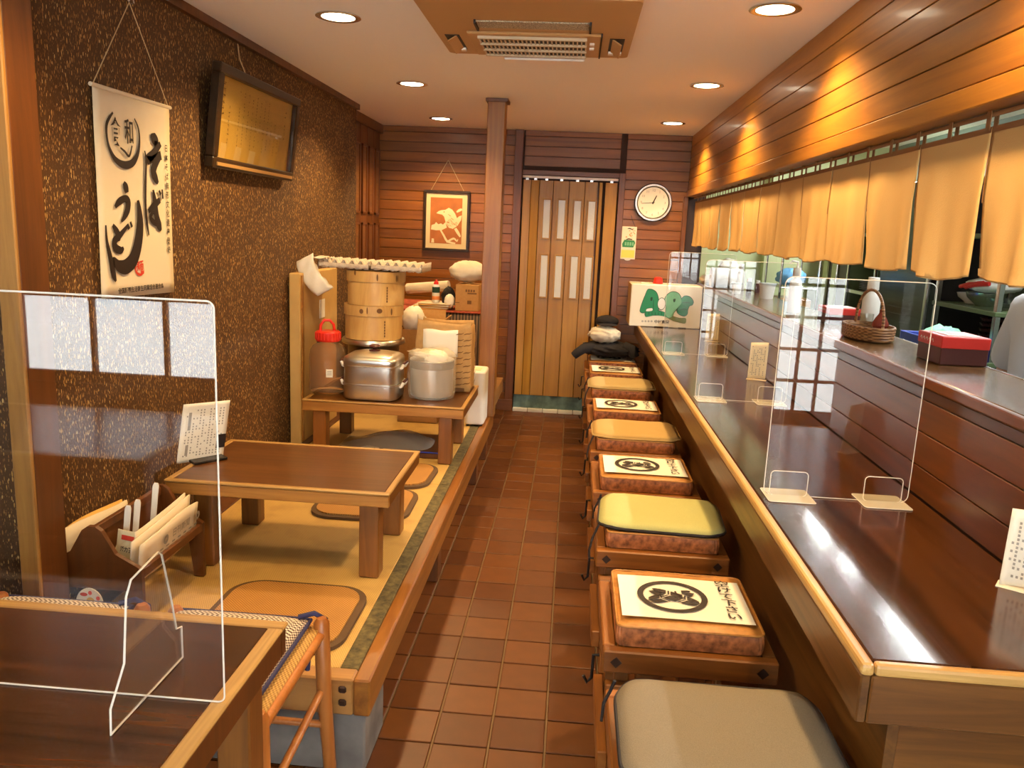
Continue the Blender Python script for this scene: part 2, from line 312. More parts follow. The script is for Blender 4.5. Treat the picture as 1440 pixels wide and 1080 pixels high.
# ------------------------------------------------------------------ mesh builders
class B:
    def __init__(s): s.bm = bmesh.new()
    def box(s, x0, x1, y0, y1, z0, z1, bev=0., seg=1, rot=None, pivot=None):
        vs = [s.bm.verts.new((x, y, z)) for x in (x0, x1) for y in (y0, y1) for z in (z0, z1)]
        fs = [s.bm.faces.new([vs[i] for i in q]) for q in ((0, 1, 3, 2), (4, 6, 7, 5), (0, 4, 5, 1), (2, 3, 7, 6), (0, 2, 6, 4), (1, 5, 7, 3))]
        if bev:
            es = set(e for f in fs for e in f.edges)
            r = bmesh.ops.bevel(s.bm, geom=list(es), offset=bev, segments=seg, affect='EDGES', profile=.5)
            vs = list(set(v for f in r['faces'] for v in f.verts) | set(v for v in vs if v.is_valid))
        if rot is not None:
            p = Vector(pivot if pivot else ((x0+x1)/2, (y0+y1)/2, (z0+z1)/2))
            for v in vs: v.co = rot @ (v.co - p) + p
        return s
    def prism(s, pts, fn, h):
        """pts 2D outline; fn(a, b, c) -> 3D; c from 0 to h"""
        n = len(pts)
        a = [s.bm.verts.new(fn(p[0], p[1], 0)) for p in pts]; b = [s.bm.verts.new(fn(p[0], p[1], h)) for p in pts]
        s.bm.faces.new(a[::-1]); s.bm.faces.new(b)
        for i in range(n): s.bm.faces.new([a[i], a[(i+1) % n], b[(i+1) % n], b[i]])
        return s
    def lathe(s, prof, c, n=24, sx=1., sy=1., power=None, ring=False):
        """prof: (r, z) list about a vertical axis through c; power>2 squares the round"""
        rings = []
        for r, z in prof:
            ring = []
            for k in range(n):
                t = 2*PI*k/n; cx, sn = math.cos(t), math.sin(t)
                if power:
                    d = (abs(cx)**power + abs(sn)**power)**(-1/power); cx, sn = cx*d, sn*d
                ring.append(s.bm.verts.new((c[0]+r*cx*sx, c[1]+r*sn*sy, c[2]+z)))
            rings.append(ring)
        for a, b in zip(rings, rings[1:]):
            for k in range(n): s.bm.faces.new([a[k], a[(k+1) % n], b[(k+1) % n], b[k]])
        if ring: return s
        if prof[0][0] > 1e-5: s.bm.faces.new(rings[0][::-1])
        if prof[-1][0] > 1e-5: s.bm.faces.new(rings[-1])
        return s
    def tube(s, pts, r, n=8, closed=False, taper=None):
        pts = [Vector(p) for p in pts]; rings = []; m = len(pts)
        prev = None
        for i, p in enumerate(pts):
            if closed: d = pts[(i+1) % m]-pts[i-1]
            else: d = pts[min(i+1, m-1)]-pts[max(i-1, 0)]
            d.normalize()
            if prev is None:
                up = Vector((0, 0, 1)) if abs(d.z) < .9 else Vector((1, 0, 0)); a = d.cross(up).normalized()
            else: a = (prev - d*prev.dot(d)).normalized()
            prev = a; b = d.cross(a)
            rr = r if taper is None else r*taper[i]
            rings.append([s.bm.verts.new(p+(a*math.cos(2*PI*k/n)+b*math.sin(2*PI*k/n))*rr) for k in range(n)])
        for i in range(m if closed else m-1):
            a, b = rings[i], rings[(i+1) % m]
            for k in range(n): s.bm.faces.new([a[k], a[(k+1) % n], b[(k+1) % n], b[k]])
        if not closed: s.bm.faces.new(rings[0][::-1]); s.bm.faces.new(rings[-1])
        return s
    def cyl(s, p0, p1, r, n=16): return s.tube([p0, p1], r, n)
    def grid(s, fn, nu, nv, closed_u=False):
        g = [[s.bm.verts.new(fn(i/nu, j/nv)) for j in range(nv+1)] for i in range(nu + (0 if closed_u else 1))]
        for i in range(nu):
            for j in range(nv):
                a, b = g[i], g[(i+1) % len(g)]
                s.bm.faces.new([a[j], b[j], b[j+1], a[j+1]])
        return s
    def sphere(s, c, rx, ry, rz, n=16, m=10, fn=None):
        rings = []
        for j in range(1, m):
            ph = PI*j/m - PI/2; ring = []
            for k in range(n):
                th = 2*PI*k/n; v = Vector((math.cos(ph)*math.cos(th), math.cos(ph)*math.sin(th), math.sin(ph)))
                q = fn(v) if fn else 1.
                ring.append(s.bm.verts.new((c[0]+v.x*rx*q, c[1]+v.y*ry*q, c[2]+v.z*rz*q)))
            rings.append(ring)
        bot = s.bm.verts.new((c[0], c[1], c[2]-rz)); top = s.bm.verts.new((c[0], c[1], c[2]+rz))
        for a, b in zip(rings, rings[1:]):
            for k in range(n): s.bm.faces.new([a[k], a[(k+1) % n], b[(k+1) % n], b[k]])
        for k in range(n):
            s.bm.faces.new([bot, rings[0][(k+1) % n], rings[0][k]]); s.bm.faces.new([top, rings[-1][k], rings[-1][(k+1) % n]])
        return s

WL = {}
SOFT = set('folded_cloth towel_folds bag_film plastic_bag knotted_cloth hanging_corner cloth_folds green_contents sack_film white_fold pulp_cups'.split())
def wl(o): return WL.get(o.name, Vector((0, 0, 0))) if o else Vector((0, 0, 0))
def link(name, mesh, mat, parent=None, loc=None):
    o = bpy.data.objects.new(name, mesh); COL.objects.link(o)
    if mat is not None and not mesh.materials: mesh.materials.append(mat)
    if parent: o.parent = parent
    if loc is not None: o.location = loc
    return o
def obj(name, b, mat, parent=None, smooth=False, origin=None):
    """the builder's world-space shape becomes one mesh object; its origin is the parent's base (or ORIGIN)"""
    bm = b.bm if isinstance(b, B) else b
    org = wl(parent) if parent else Vector(origin if origin else (0, 0, 0))
    if org.length: bmesh.ops.translate(bm, verts=bm.verts, vec=-org)
    bmesh.ops.recalc_face_normals(bm, faces=bm.faces)
    me = bpy.data.meshes.new(name); bm.to_mesh(me); bm.free()
    if smooth:
        soft = name in SOFT
        me.polygons.foreach_set('use_smooth', [True]*len(me.polygons))
        if not soft and hasattr(me, 'set_sharp_from_angle'): me.set_sharp_from_angle(angle=math.radians(40))
    o = link(name, me, mat, parent)
    if not parent: o.location = org
    WL[o.name] = org
    return o
def tag(o, label, cat, group=None, kind=None):
    o['label'] = label; o['category'] = cat
    if group: o['group'] = group
    if kind: o['kind'] = kind
    return o
def thing(name, loc, label, cat, group=None):
    o = bpy.data.objects.new(name, None); COL.objects.link(o); o.location = loc; o.empty_display_size = .05
    WL[o.name] = Vector(loc)
    return tag(o, label, cat, group)
def struct(name, b=None, mat=None, loc=(0, 0, 0)):
    if b is None:
        o = bpy.data.objects.new(name, None); COL.objects.link(o); o.location = loc; WL[o.name] = Vector(loc)
    else: o = obj(name, b, mat, None, origin=loc)
    o['kind'] = 'structure'; return o
def dup(o, loc, label=None, group=None):
    r = o.copy(); COL.objects.link(r); r.location = loc; WL[r.name] = Vector(loc)
    if label: r['label'] = label
    if group: r['group'] = group
    for ch in list(o.children):
        c = ch.copy(); COL.objects.link(c); c.parent = r
        for g in list(ch.children):
            d = g.copy(); COL.objects.link(d); d.parent = c
    return r
def rz(a): return Matrix.Rotation(a, 3, 'Z')
def rx(a): return Matrix.Rotation(a, 3, 'X')
def ry(a): return Matrix.Rotation(a, 3, 'Y')
def rrect(x0, x1, y0, y1, r, n=5):
    out = []
    for cx, cy, a0 in ((x1-r, y0+r, -PI/2), (x1-r, y1-r, 0), (x0+r, y1-r, PI/2), (x0+r, y0+r, PI)):
        for k in range(n+1):
            a = a0 + PI/2*k/n; out.append((cx+r*math.cos(a), cy+r*math.sin(a)))
    return out
def noise(seed):
    rr = random.Random(seed); ph = [(rr.uniform(2, 7), rr.uniform(2, 7), rr.uniform(2, 7), rr.uniform(0, 6)) for _ in range(5)]
    return lambda v: sum(math.sin(a*v[0]+b*v[1]+c*v[2]+d) for a, b, c, d in ph)/5

# flat print: a frame (origin, u, v) on a surface; shapes given in (u, v) metres, thickness t
class Fr:
    def __init__(s, o, u, v, lift=.0006):
        s.o, s.u, s.v = Vector(o), Vector(u).normalized(), Vector(v).normalized(); s.n = s.u.cross(s.v); s.l = lift
    def __call__(s, a, b, c=0.): return s.o + s.u*a + s.v*b + s.n*(s.l+c)
def text_mesh(body, size, bold=0.):
    cu = bpy.data.curves.new('lettering', 'FONT'); cu.body = body; cu.size = size; cu.resolution_u = 2; cu.align_x = 'CENTER'; cu.align_y = 'CENTER'; cu.offset = bold
    o = bpy.data.objects.new('lettering', cu); S.collection.objects.link(o)
    vl = bpy.context.view_layer; vl.update()
    dg = bpy.context.evaluated_depsgraph_get(); me = bpy.data.meshes.new_from_object(o.evaluated_get(dg))
    v = [(p.co.x, p.co.y) for p in me.vertices]; f = [tuple(p.vertices) for p in me.polygons]
    bpy.data.objects.remove(o); bpy.data.curves.remove(cu); bpy.data.meshes.remove(me)
    return v, f
# all lettering is laid out first, while the scene is still nearly empty
TX = {}
def pre(key, body, size, bold=0.): TX[key] = text_mesh(body, size, bold)
for i, ch in enumerate('空けて下さい'): pre('seat%d' % i, ch, .044, .0008)
for i, ch in enumerate('日本そば無形文化遺産登録'): pre('scr%d' % i, ch, .029, .0004)
pre('scrb', '全国麺類生活衛生同業組合連合会', .0205, .0004)
pre('scr_a', '食', .085, .001); pre('scr_b', '和', .08, .001); pre('scr_red', '麺', .05, .0006)
pre('carton', '中村農園', .030, .0006)
pre('news', '日刊新聞', .030, .0004); pre('card', '活力発揮', .020, .0006)
for k in range(1, 13): pre('clk%d' % k, str(k), .030, 0)
class D(B):
    """flat print builder in a frame"""
    def __init__(s, fr): super().__init__(); s.fr = fr; s.layer = 0.
    def poly(s, pts, c=0.):
        if len(pts) > 2: s.bm.faces.new([s.bm.verts.new(s.fr(p[0], p[1], c)) for p in pts]); 
        return s
    def rect(s, a0, a1, b0, b1, c=0.): return s.poly([(a0, b0), (a1, b0), (a1, b1), (a0, b1)], c)
    def text(s, key, a, b, rot=0., sx=1., sy=1., c=0.):
        v, f = TX[key]; cr, sr = math.cos(rot), math.sin(rot)
        vs = [s.bm.verts.new(s.fr(a+(x*sx*cr-y*sy*sr), b+(x*sx*sr+y*sy*cr), c)) for x, y in v]
        for q in f:
            try: s.bm.faces.new([vs[i] for i in q])
            except ValueError: pass
        return s
    def stroke(s, pts, c=0.):
        """brush stroke through (a, b, width) points, smoothed"""
        s.layer += .00012; c += s.layer
        P = []
        for i in range(len(pts)-1):
            p0, p1, p2, p3 = pts[max(i-1, 0)], pts[i], pts[i+1], pts[min(i+2, len(pts)-1)]
            for k in range(6):
                t = k/6
                P.append([.5*((2*p1[j]) + (-p0[j]+p2[j])*t + (2*p0[j]-5*p1[j]+4*p2[j]-p3[j])*t*t + (-p0[j]+3*p1[j]-3*p2[j]+p3[j])*t**3) for j in range(3)])
        P.append(list(pts[-1])); L = []; R = []
        for i, p in enumerate(P):
            q0, q1 = P[max(i-1, 0)], P[min(i+1, len(P)-1)]
            dx, dy = q1[0]-q0[0], q1[1]-q0[1]; l = math.hypot(dx, dy) or 1; w = max(p[2], .0004)/2
            L.append(s.bm.verts.new(s.fr(p[0]-dy/l*w, p[1]+dx/l*w, c))); R.append(s.bm.verts.new(s.fr(p[0]+dy/l*w, p[1]-dx/l*w, c)))
        for i in range(len(P)-1): s.bm.faces.new([L[i], R[i], R[i+1], L[i+1]])
        return s
    def ring(s, a, b, r0, r1, n=40, sx=1., sy=1., c=0.):
        A = [s.bm.verts.new(s.fr(a+r0*sx*math.cos(2*PI*k/n), b+r0*sy*math.sin(2*PI*k/n), c)) for k in range(n)]
        Bv = [s.bm.verts.new(s.fr(a+r1*sx*math.cos(2*PI*k/n), b+r1*sy*math.sin(2*PI*k/n), c)) for k in range(n)]
        for k in range(n): s.bm.faces.new([A[k], A[(k+1) % n], Bv[(k+1) % n], Bv[k]])
        return s
    def disc(s, a, b, rx_, ry_, n=24, rot=0., c=0.):
        cr, sr = math.cos(rot), math.sin(rot)
        return s.poly([(a+rx_*math.cos(2*PI*k/n)*cr-ry_*math.sin(2*PI*k/n)*sr, b+rx_*math.cos(2*PI*k/n)*sr+ry_*math.sin(2*PI*k/n)*cr) for k in range(n)], c)

ORD = ['lowest', 'second from the bottom', 'third from the bottom', 'fourth from the bottom', 'fifth from the bottom', 'sixth from the bottom', 'seventh from the bottom', 'eighth from the bottom']
YB = 6.84     # back wall face
ZC = 2.35     # ceiling
XL = -1.56    # left wall face
# ================================================================== the setting
def room():
    # floor: grout bed, quarry tiles
    b = B(); b.box(-2.9, 2.7, -1.2, 7.3, -.06, -.006); fl = struct('floor', b, M['grout'])
    p = .165; t = B(); t.box(-.079, .079, -.079, .079, -.012, 0, .002)
    proto = obj('floor_tile', t, M['tile'], fl); proto.location = (-.606+.0, 1.275, 0)
    k = 0
    for j in range(34):
        for i in range(7):
            x, y = -.606+.172*i, 1.275+p*j
            if k == 0: o = proto; o.location = (x, y, 0)
            else: o = proto.copy(); COL.objects.link(o)
            o.location = (x, y, random.uniform(-.0012, .0008)); o.scale = (1.045, 1, 1); k += 1
    b = B()
    for j in range(-14, 0):
        for i in range(-12, 18):
            x, y = -.606+.172*i, 1.275+p*j
            b.box(x-.081, x+.081, y-.079, y+.079, -.012, 0)
    for j in range(0, 34):
        for i in list(range(-12, 0))+list(range(7, 18)):
            x, y = -.606+.172*i, 1.275+p*j
            b.box(x-.081, x+.081, y-.079, y+.079, -.012, 0)
    o = obj('floor_tiles_beyond', b, M['tile'], fl); o['kind'] = 'stuff'
    # ceiling
    b = B(); b.box(-2.9, 2.7, -1.2, 7.3, ZC, ZC+.08); struct('ceiling', b, M['ceil'])
    # left wall, straw plaster
    b = B(); b.box(XL-.12, XL, 2.151, 5.73, 0, ZC); struct('wall_left', b, M['straw'])
    b = B(); b.box(XL-.14, XL-.01, 5.73, 5.765, .3, ZC); struct('trim_1', b, M['post_dark'])
    b = B(); b.box(-2.9, -1.507, 2.06, 2.15, 0, ZC); struct('wall_left_front', b, M['straw'])
    b = B(); b.box(-2.9, -2.8, -1.2, 2.055, 0, ZC); struct('wall_left_entrance', b, M['straw'])
    # wooden corner post by the front of the left wall
    b = B(); b.box(-1.505, -1.453, 2.032, 2.15, 0, ZC, .003); po = struct('wall_post', b, M['post_dark'])
    b = B(); b.box(-1.507, -1.451, 2.018, 2.0315, 0, ZC, .003); obj('post_edge', b, M['post_light'], po)
    b = B(); b.box(-1.5605, -1.535, 2.18, 5.73, 2.315, ZC); struct('trim_2', b, M['post_dark'])
    # back wall: dark backing and horizontal boards
    b = B(); b.box(-1.8, 1.05, YB+.006, YB+.12, 0, ZC); wb = struct('wall_back', b, M['joint'])
    H = .0795; protos = {}
    def board(x0, x1, z0, z1):
        key = (round(x1-x0, 3), round(z1-z0, 3))
        if key not in protos:
            q = B(); w, h = (x1-x0)/2, (z1-z0)/2; q.box(-w, w, -.006, .012, -h, h, .002)
            o = obj('plank', q, M['plank'], wb); protos[key] = o
        else: o = protos[key].copy(); COL.objects.link(o)
        o.location = ((x0+x1)/2, YB+.006+random.uniform(-.0008, .0008), (z0+z1)/2)
    for r in range(30):
        z0, z1 = r*H+.002, min((r+1)*H-.002, ZC-.002)
        if z1-z0 < .02: continue
        if z0 > .28: board(-1.72, -.624, z0, z1)
        board(-.616, -.53, z0, z1)
        if z0 > 2.02: board(-.45, .335, z0, z1)
        board(.385, .90, z0, z1)
    b = B(); b.box(-.53, -.462, YB-.035, YB+.02, 0, ZC, .003); struct('trim_3', b, M['trim'])
    b = B(); b.box(.335, .385, YB-.025, YB+.02, 0, 2.035, .003); struct('trim_4', b, M['trim'])
    b = B(); b.box(-.462, .335, YB-.025, YB+.02, 1.995, 2.035, .003); struct('trim_5', b, M['trim_x'])
    b = B(); b.box(-.624, -.616, YB-.012, YB+.01, 0, ZC); struct('trim_6', b, M['trim'])
    b = B(); b.box(.868, .905, YB-.03, YB+.01, .85, 1.87, .003); struct('trim_7', b, M['trim'])
    # upper right wall over the pass
    b = B(); b.box(.912, .99, 1.15, YB, 1.88, ZC); wr = struct('wall_right', b, M['joint'])
    rows = [1.925, 2.007, 2.0905, 2.1775, 2.2625, ZC]
    for z0, z1 in zip(rows, rows[1:]):
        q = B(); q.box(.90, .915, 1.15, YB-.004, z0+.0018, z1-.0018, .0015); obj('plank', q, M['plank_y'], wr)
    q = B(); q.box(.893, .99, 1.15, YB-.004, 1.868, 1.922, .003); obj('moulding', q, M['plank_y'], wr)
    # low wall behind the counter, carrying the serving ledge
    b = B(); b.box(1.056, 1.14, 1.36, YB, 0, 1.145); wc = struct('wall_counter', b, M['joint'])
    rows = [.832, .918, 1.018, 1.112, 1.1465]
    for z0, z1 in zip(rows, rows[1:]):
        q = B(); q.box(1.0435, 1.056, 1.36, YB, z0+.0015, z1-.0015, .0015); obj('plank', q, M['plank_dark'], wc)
    # alcove folding partition beyond the left wall
    b = B(); b.box(-1.80, -1.70, 5.73, YB, 0, ZC); struct('wall_alcove', b, M['post_dark'])
    dr = struct('door_2', loc=(-1.66, 5.78, .3)); w = .205
    for i in range(5):
        y0 = 5.79+w*i; ang = .10 if i % 2 else -.10
        q = B(); q.box(-1.69, -1.655, y0, y0+w-.008, .32, 2.28, .004)
        pn = obj('folding_panel', q, M['post_dark'], dr)
        for z0, z1 in ((.42, .95), (1.02, 1.55), (1.62, 2.14)):
            q = B()
            q.box(-1.656, -1.642, y0+.03, y0+.045, z0, z1); q.box(-1.656, -1.642, y0+w-.055, y0+w-.04, z0, z1)
            q.box(-1.656, -1.642, y0+.03, y0+w-.04, z0, z0+.015); q.box(-1.656, -1.642, y0+.03, y0+w-.04, z1-.015, z1)
            obj('inset_moulding', q, M['trim'], pn)
            q = B(); q.box(-1.6555, -1.649, y0+.046, y0+w-.056, z0+.016, z1-.016); obj('inset', q, M['apron_y'], pn)
    b = B(); b.box(-1.70, -1.635, 5.77, YB, 2.28, ZC); struct('trim_8', b, M['post_dark'])
    # accordion door at the end of the aisle
    dr = struct('door_1', loc=(-.06, YB-.01, 0))
    q = B(); q.box(-.458, .33, YB-.02, YB+.01, 1.972, 1.99); obj('door_rail', q, M['white'], dr)
    edges = [(-.452, -.385, .10), (-.385, -.315, -.16), (-.315, -.20, .03), (-.20, -.07, -.03), (-.07, .06, .03), (.06, .165, -.03), (.175, .205, .12), (.225, .325, .05)]
    for i, (x0, x1, a) in enumerate(edges):
        q = B(); q.box(x0+.002, x1-.002, YB-.020, YB-.008, .145, 1.955, .002, rot=rz(a)); pn = obj('door_fold', q, M['door'], dr)
        if 2 <= i <= 5:
            for z0, z1 in ((1.49, 1.80), (1.00, 1.345)):
                c = (x0+x1)/2+.012; hw = .027
                q = B(); q.box(c-hw, c+hw, YB-.026, YB-.016, z0, z1); obj('pane', q, M['frost'], pn)
                q = B()
                q.box(c-hw-.013, c-hw, YB-.030, YB-.014, z0-.012, z1+.012, .002); q.box(c+hw, c+hw+.013, YB-.030, YB-.014, z0-.012, z1+.012, .002)
                q.box(c-hw, c+hw, YB-.030, YB-.014, z1, z1+.012, .002); q.box(c-hw, c+hw, YB-.030, YB-.014, z0-.012, z0, .002)
                obj('pane_frame', q, M['door'], pn)
        if i not in (6,):
            q = B(); q.box((x0+x1)/2-.012, (x0+x1)/2+.012, YB-.018, YB-.010, 1.95, 1.975); obj('hanger', q, M['chrome'], pn)
    q = B(); q.box(.165, .172, YB-.03, YB-.015, .15, 1.955); obj('door_edge', q, M['post_dark'], dr)
    q = B(); q.grid(lambda u, v: Vector((-.455+.78*u, YB-.012+.006*math.sin(u*30), .03+.118*v)), 40, 2); obj('draught_cloth', q, M['teal'], dr, True)
    for i in range(6):
        q = B(); q.box(-.456+.131*i, -.456+.131*(i+1)-.004, YB-.05, YB-.005, 0, .03, .003); obj('sill_tile', q, M['sill'], dr)
    # skirting under the strip of wall by the pole
    b = B(); b.box(-.60, -.462, YB-.05, YB-.0355, 0, .10, .002); struct('baseboard_back', b, M['trim_x'])
    # post at the end of the raised platform
    b = B(); b.box(-.592, -.478, 5.25, 5.365, .30, ZC, .005); pp = struct('pillar', b, M['post'])
    b = B(); b.box(-.605, -.462, 5.24, 5.38, ZC-.022, ZC-.0005, .003); obj('pillar_cap', b, M['post_dark'], pp)
    # kitchen shell
    b = B(); b.box(2.6, 2.7, 1.15, 7.3, 0, ZC); struct('wall_kitchen', b, M['kit_wall'])
    b = B(); b.box(1.05, 2.7, 7.2, 7.3, 0, ZC); b.box(1.05, 1.1, YB, 7.2, 0, ZC); struct('wall_kitchen_end', b, M['green_wall'])
    b = B(); b.box(1.34, 2.7, 1.15, 1.25, 0, ZC); struct('wall_kitchen_front', b, M['kit_wall'])
    b = B(); b.box(1.62, 1.74, 7.10, 7.2, 0, ZC, .004); struct('trim_9', b, M['green_wall'])
    # front wall behind the viewer, with lattice windows to the street
    yf = -1.05
    b = B()
    def wall_with(b, x0, x1, holes):
        xs = sorted(holes); c = x0
        for (a0, a1, z0, z1) in xs:
            if a0 > c: b.box(c, a0, yf-.08, yf, 0, ZC)
            if z0 > 0: b.box(a0, a1, yf-.08, yf, 0, z0)
            b.box(a0, a1, yf-.08, yf, z1, ZC); c = a1
        b.box(c, x1, yf-.08, yf, 0, ZC)
    holes = [(-2.55, -1.50, .76, 2.10), (-1.25, 1.05, .04, 2.15), (1.30, 1.86, .38, 2.15)]  # unseen middle opening added, and the tops raised, for more daylight
    wall_with(b, -2.9, 2.7, holes); struct('wall_front', b, M['lattice'])
    for n, (a0, a1, z0, z1) in enumerate(holes):
        w = struct('window_%d' % (n+1), loc=((a0+a1)/2, yf-.04, z0))
        nx, nz = [(3, 3), (12, 10), (4, 8)][n]
        for i in range(nx+1):
            x = a0+(a1-a0)*i/nx; q = B(); q.box(x-.010, x+.010, yf-.055, yf-.03, z0, z1); obj('lattice_bar', q, M['lattice'], w)
        for i in range(nz+1):
            z = z0+(z1-z0)*i/nz; t = .05 if n == 0 else .010
            q = B(); q.box(a0, a1, yf-.056, yf-.029, max(z0, z-t), min(z1, z+t)); obj('lattice_bar', q, M['lattice'], w)
        q = B(); q.box(a0, a1, yf-.066, yf-.060, z0, z1); obj('glazing', q, M['glass'], w)
    b = B(); b.box(2.6, 2.7, -1.2, 1.15, 0, ZC); struct('wall_right_entrance', b, M['straw'])
    # the street outside
    b = B(); b.box(-9, 9, -9, -1.2, -.12, -.06); struct('street_pavement', b, M['street'])
    b = B(); b.box(-9, 9, -8.6, -8.4, -.06, 3.2); struct('street_building_wall', b, M['facade'])
room()

# ------------------------------------------------------------------ ceiling lamps and air conditioner
def downlight(x, y, label):
    t = thing('downlight', (x, y, ZC), label, 'ceiling light', 'recessed ceiling downlights')
    q = B(); q.lathe([(.066, -.001), (.088, -.002), (.090, -.006), (.080, -.009), (.066, -.006), (.066, -.001)], (x, y, ZC), 32, ring=True); obj('lamp_ring', q, M['chrome'], t, True)
    q = B(); q.lathe([(0.0, -.012), (.035, -.0105), (.064, -.005), (.066, -.001), (0, -.001)], (x, y, ZC), 32); obj('lamp_lens', q, M['lens'], t, True)
    l = bpy.data.lights.new('downlight_beam', 'SPOT'); l.energy = DOWN_W; l.color = (1., .66, .29); l.spot_size = math.radians(136); l.spot_blend = .62; l.shadow_soft_size = .05
    o = bpy.data.objects.new('downlight_beam', l); COL.objects.link(o); o.parent = t; o.location = (0, 0, -.03)
downlight(.655, 3.08, 'large bright recessed downlight closest to the plank wall top, nearest the viewer')
downlight(.655, 4.58, 'recessed downlight on the counter side, second from the back wall')
downlight(.655, 6.10, 'recessed downlight above the wall clock, counter side')
downlight(-.985, 4.81, 'recessed downlight over the stacked steamers, platform side')
downlight(-1.06, 6.28, 'recessed downlight in front of the hanging bird picture')
downlight(-.985, 3.34, 'recessed downlight over the bare low table')
downlight(-.985, 1.87, 'recessed downlight over the front dining table')
downlight(.655, 1.57, 'recessed downlight over the near end of the counter')

def aircon():
    t = thing('ceiling_air_conditioner', (-.21, 3.41, ZC), 'square orange-brown ceiling cassette air conditioner with a slatted grille', 'air conditioner')
    z = ZC
    q = B(); q.prism(rrect(-.605, .185, 2.90, 3.80, .03), lambda a, b, c: Vector((a, b, z-.035+c)), .034)
    obj('housing', q, M['ac'], t)
    q = B(); q.box(-.475, .06, 3.36, 3.755, z-.047, z-.035, .004); gp = obj('intake_panel', q, M['ac'], t)
    x0, x1, y0, y1 = -.43, -.0, 3.40, 3.72
    q = B(); q.box(x0, x1, y0, y1, z-.049, z-.0475); obj('intake_shadow', q, M['ac_dark'], gp)
    for i in range(4):
        y = y0+(y1-y0)*i/3; q = B(); q.box(x0-.004, x1+.004, y-.008, y+.008, z-.058, z-.0472); obj('grille_bar', q, M['ac_grille'], gp)
    for i in range(26):
        x = x0+(x1-x0)*i/25; q = B(); q.box(x-.0028, x+.0028, y0, y1, z-.054, z-.049); obj('grille_slat', q, M['ac_grille'], gp)
    for y in (3.47, 3.55):
        q = B(); q.box(.015, .035, y, y+.03, z-.054, z-.046, .002); obj('latch', q, M['white'], gp)
    q = B(); q.box(.058, .064, 3.36, 3.755, z-.050, z-.034); obj('panel_gap', q, M['ac_dark'], t)
    q = B(); q.box(-.42, .01, 3.20, 3.30, z-.040, z-.034, .002); obj('dusty_outlet', q, M['ac_dust'], t)
    for x in (-.425, .01):
        q = B(); q.box(x, x+.008, 3.19, 3.31, z-.05, z-.035); obj('outlet_end', q, M['ac_dark'], t)
    q = B(); q.box(-.36, .0, 3.775, 3.84, z-.052, z-.040, .004, rot=rx(.25)); obj('outlet_flap', q, M['white'], t)
    for s, xc in ((-1, -.545), (1, .125)):
        q = B(); q.box(xc-.03, xc+.03, 3.44, 3.70, z-.037, z-.0345, .002); sl = obj('side_outlet', q, M['ac_dark'], t)
        q = B(); q.box(xc-.022, xc+.022, 3.45, 3.69, z-.05, z-.044, .002, rot=ry(.55*s)); obj('side_flap', q, M['ac'], sl)
        q = B(); q.box(xc-.028, xc+.028, 3.665, 3.70, z-.046, z-.037); obj('white_vane', q, M['white'], sl)
aircon()

# ------------------------------------------------------------------ raised tatami platform
def platform():
    t = thing('tatami_platform', (-1.0, 2.0, 0), 'raised tatami platform edged with worn reddish timber beams', 'platform')
    q = B(); q.box(-1.448, -.515, 2.02, 2.25, 0, .188, .006); obj('concrete_plinth', q, M['concrete'], t)
    q = B(); q.box(-1.448, -.62, 2.25, 6.75, 0, .188); obj('plinth_back', q, M['concrete'], t)
    for y in (3.3, 4.7, 5.25): 
        q = B(); q.box(-.62, -.52, y, y+.09, 0, .188, .003); obj('short_support', q, M['post_dark'], t)
    q = B(); q.box(-.545, -.498, 2.0, 5.46, .19, .302, .005); obj('edge_beam', q, M['beam'], t)
    q = B(); q.box(-1.448, -.5455, 2.0, 2.06, .19, .302, .005); eb = obj('end_beam', q, M['beam_x'], t)
    for z in (.222, .262):
        q = B(); q.box(-.585, -.562, 1.990, 2.0, z, z+.022, .005); obj('bolt_head', q, M['peg'], eb)
    q = B(); q.box(-1.448, -.5455, 2.0605, 6.75, .19, .272); obj('deck', q, M['beam_x'], t)
    q = B(); q.box(-1.448, -.546, 5.46, 6.75, .272, .298); obj('deck_boards', q, M['beam_x'], t)
    for (y0, y1) in ((2.061, 3.76), (3.764, 5.455)):
        q = B(); q.box(-1.446, -.600, y0, y1, .272, .2985, .003); tm = obj('tatami_mat', q, M['tatami'], t)
        q = B(); q.box(-.5995, -.5465, y0, y1, .272, .2995, .003); obj('cloth_border', q, M['heri'], tm)
    q = B(); q.box(-1.558, -1.449, 2.152, 5.73, 0, .2985, .003); obj('wall_fillet', q, M['post_dark'], t)
platform()

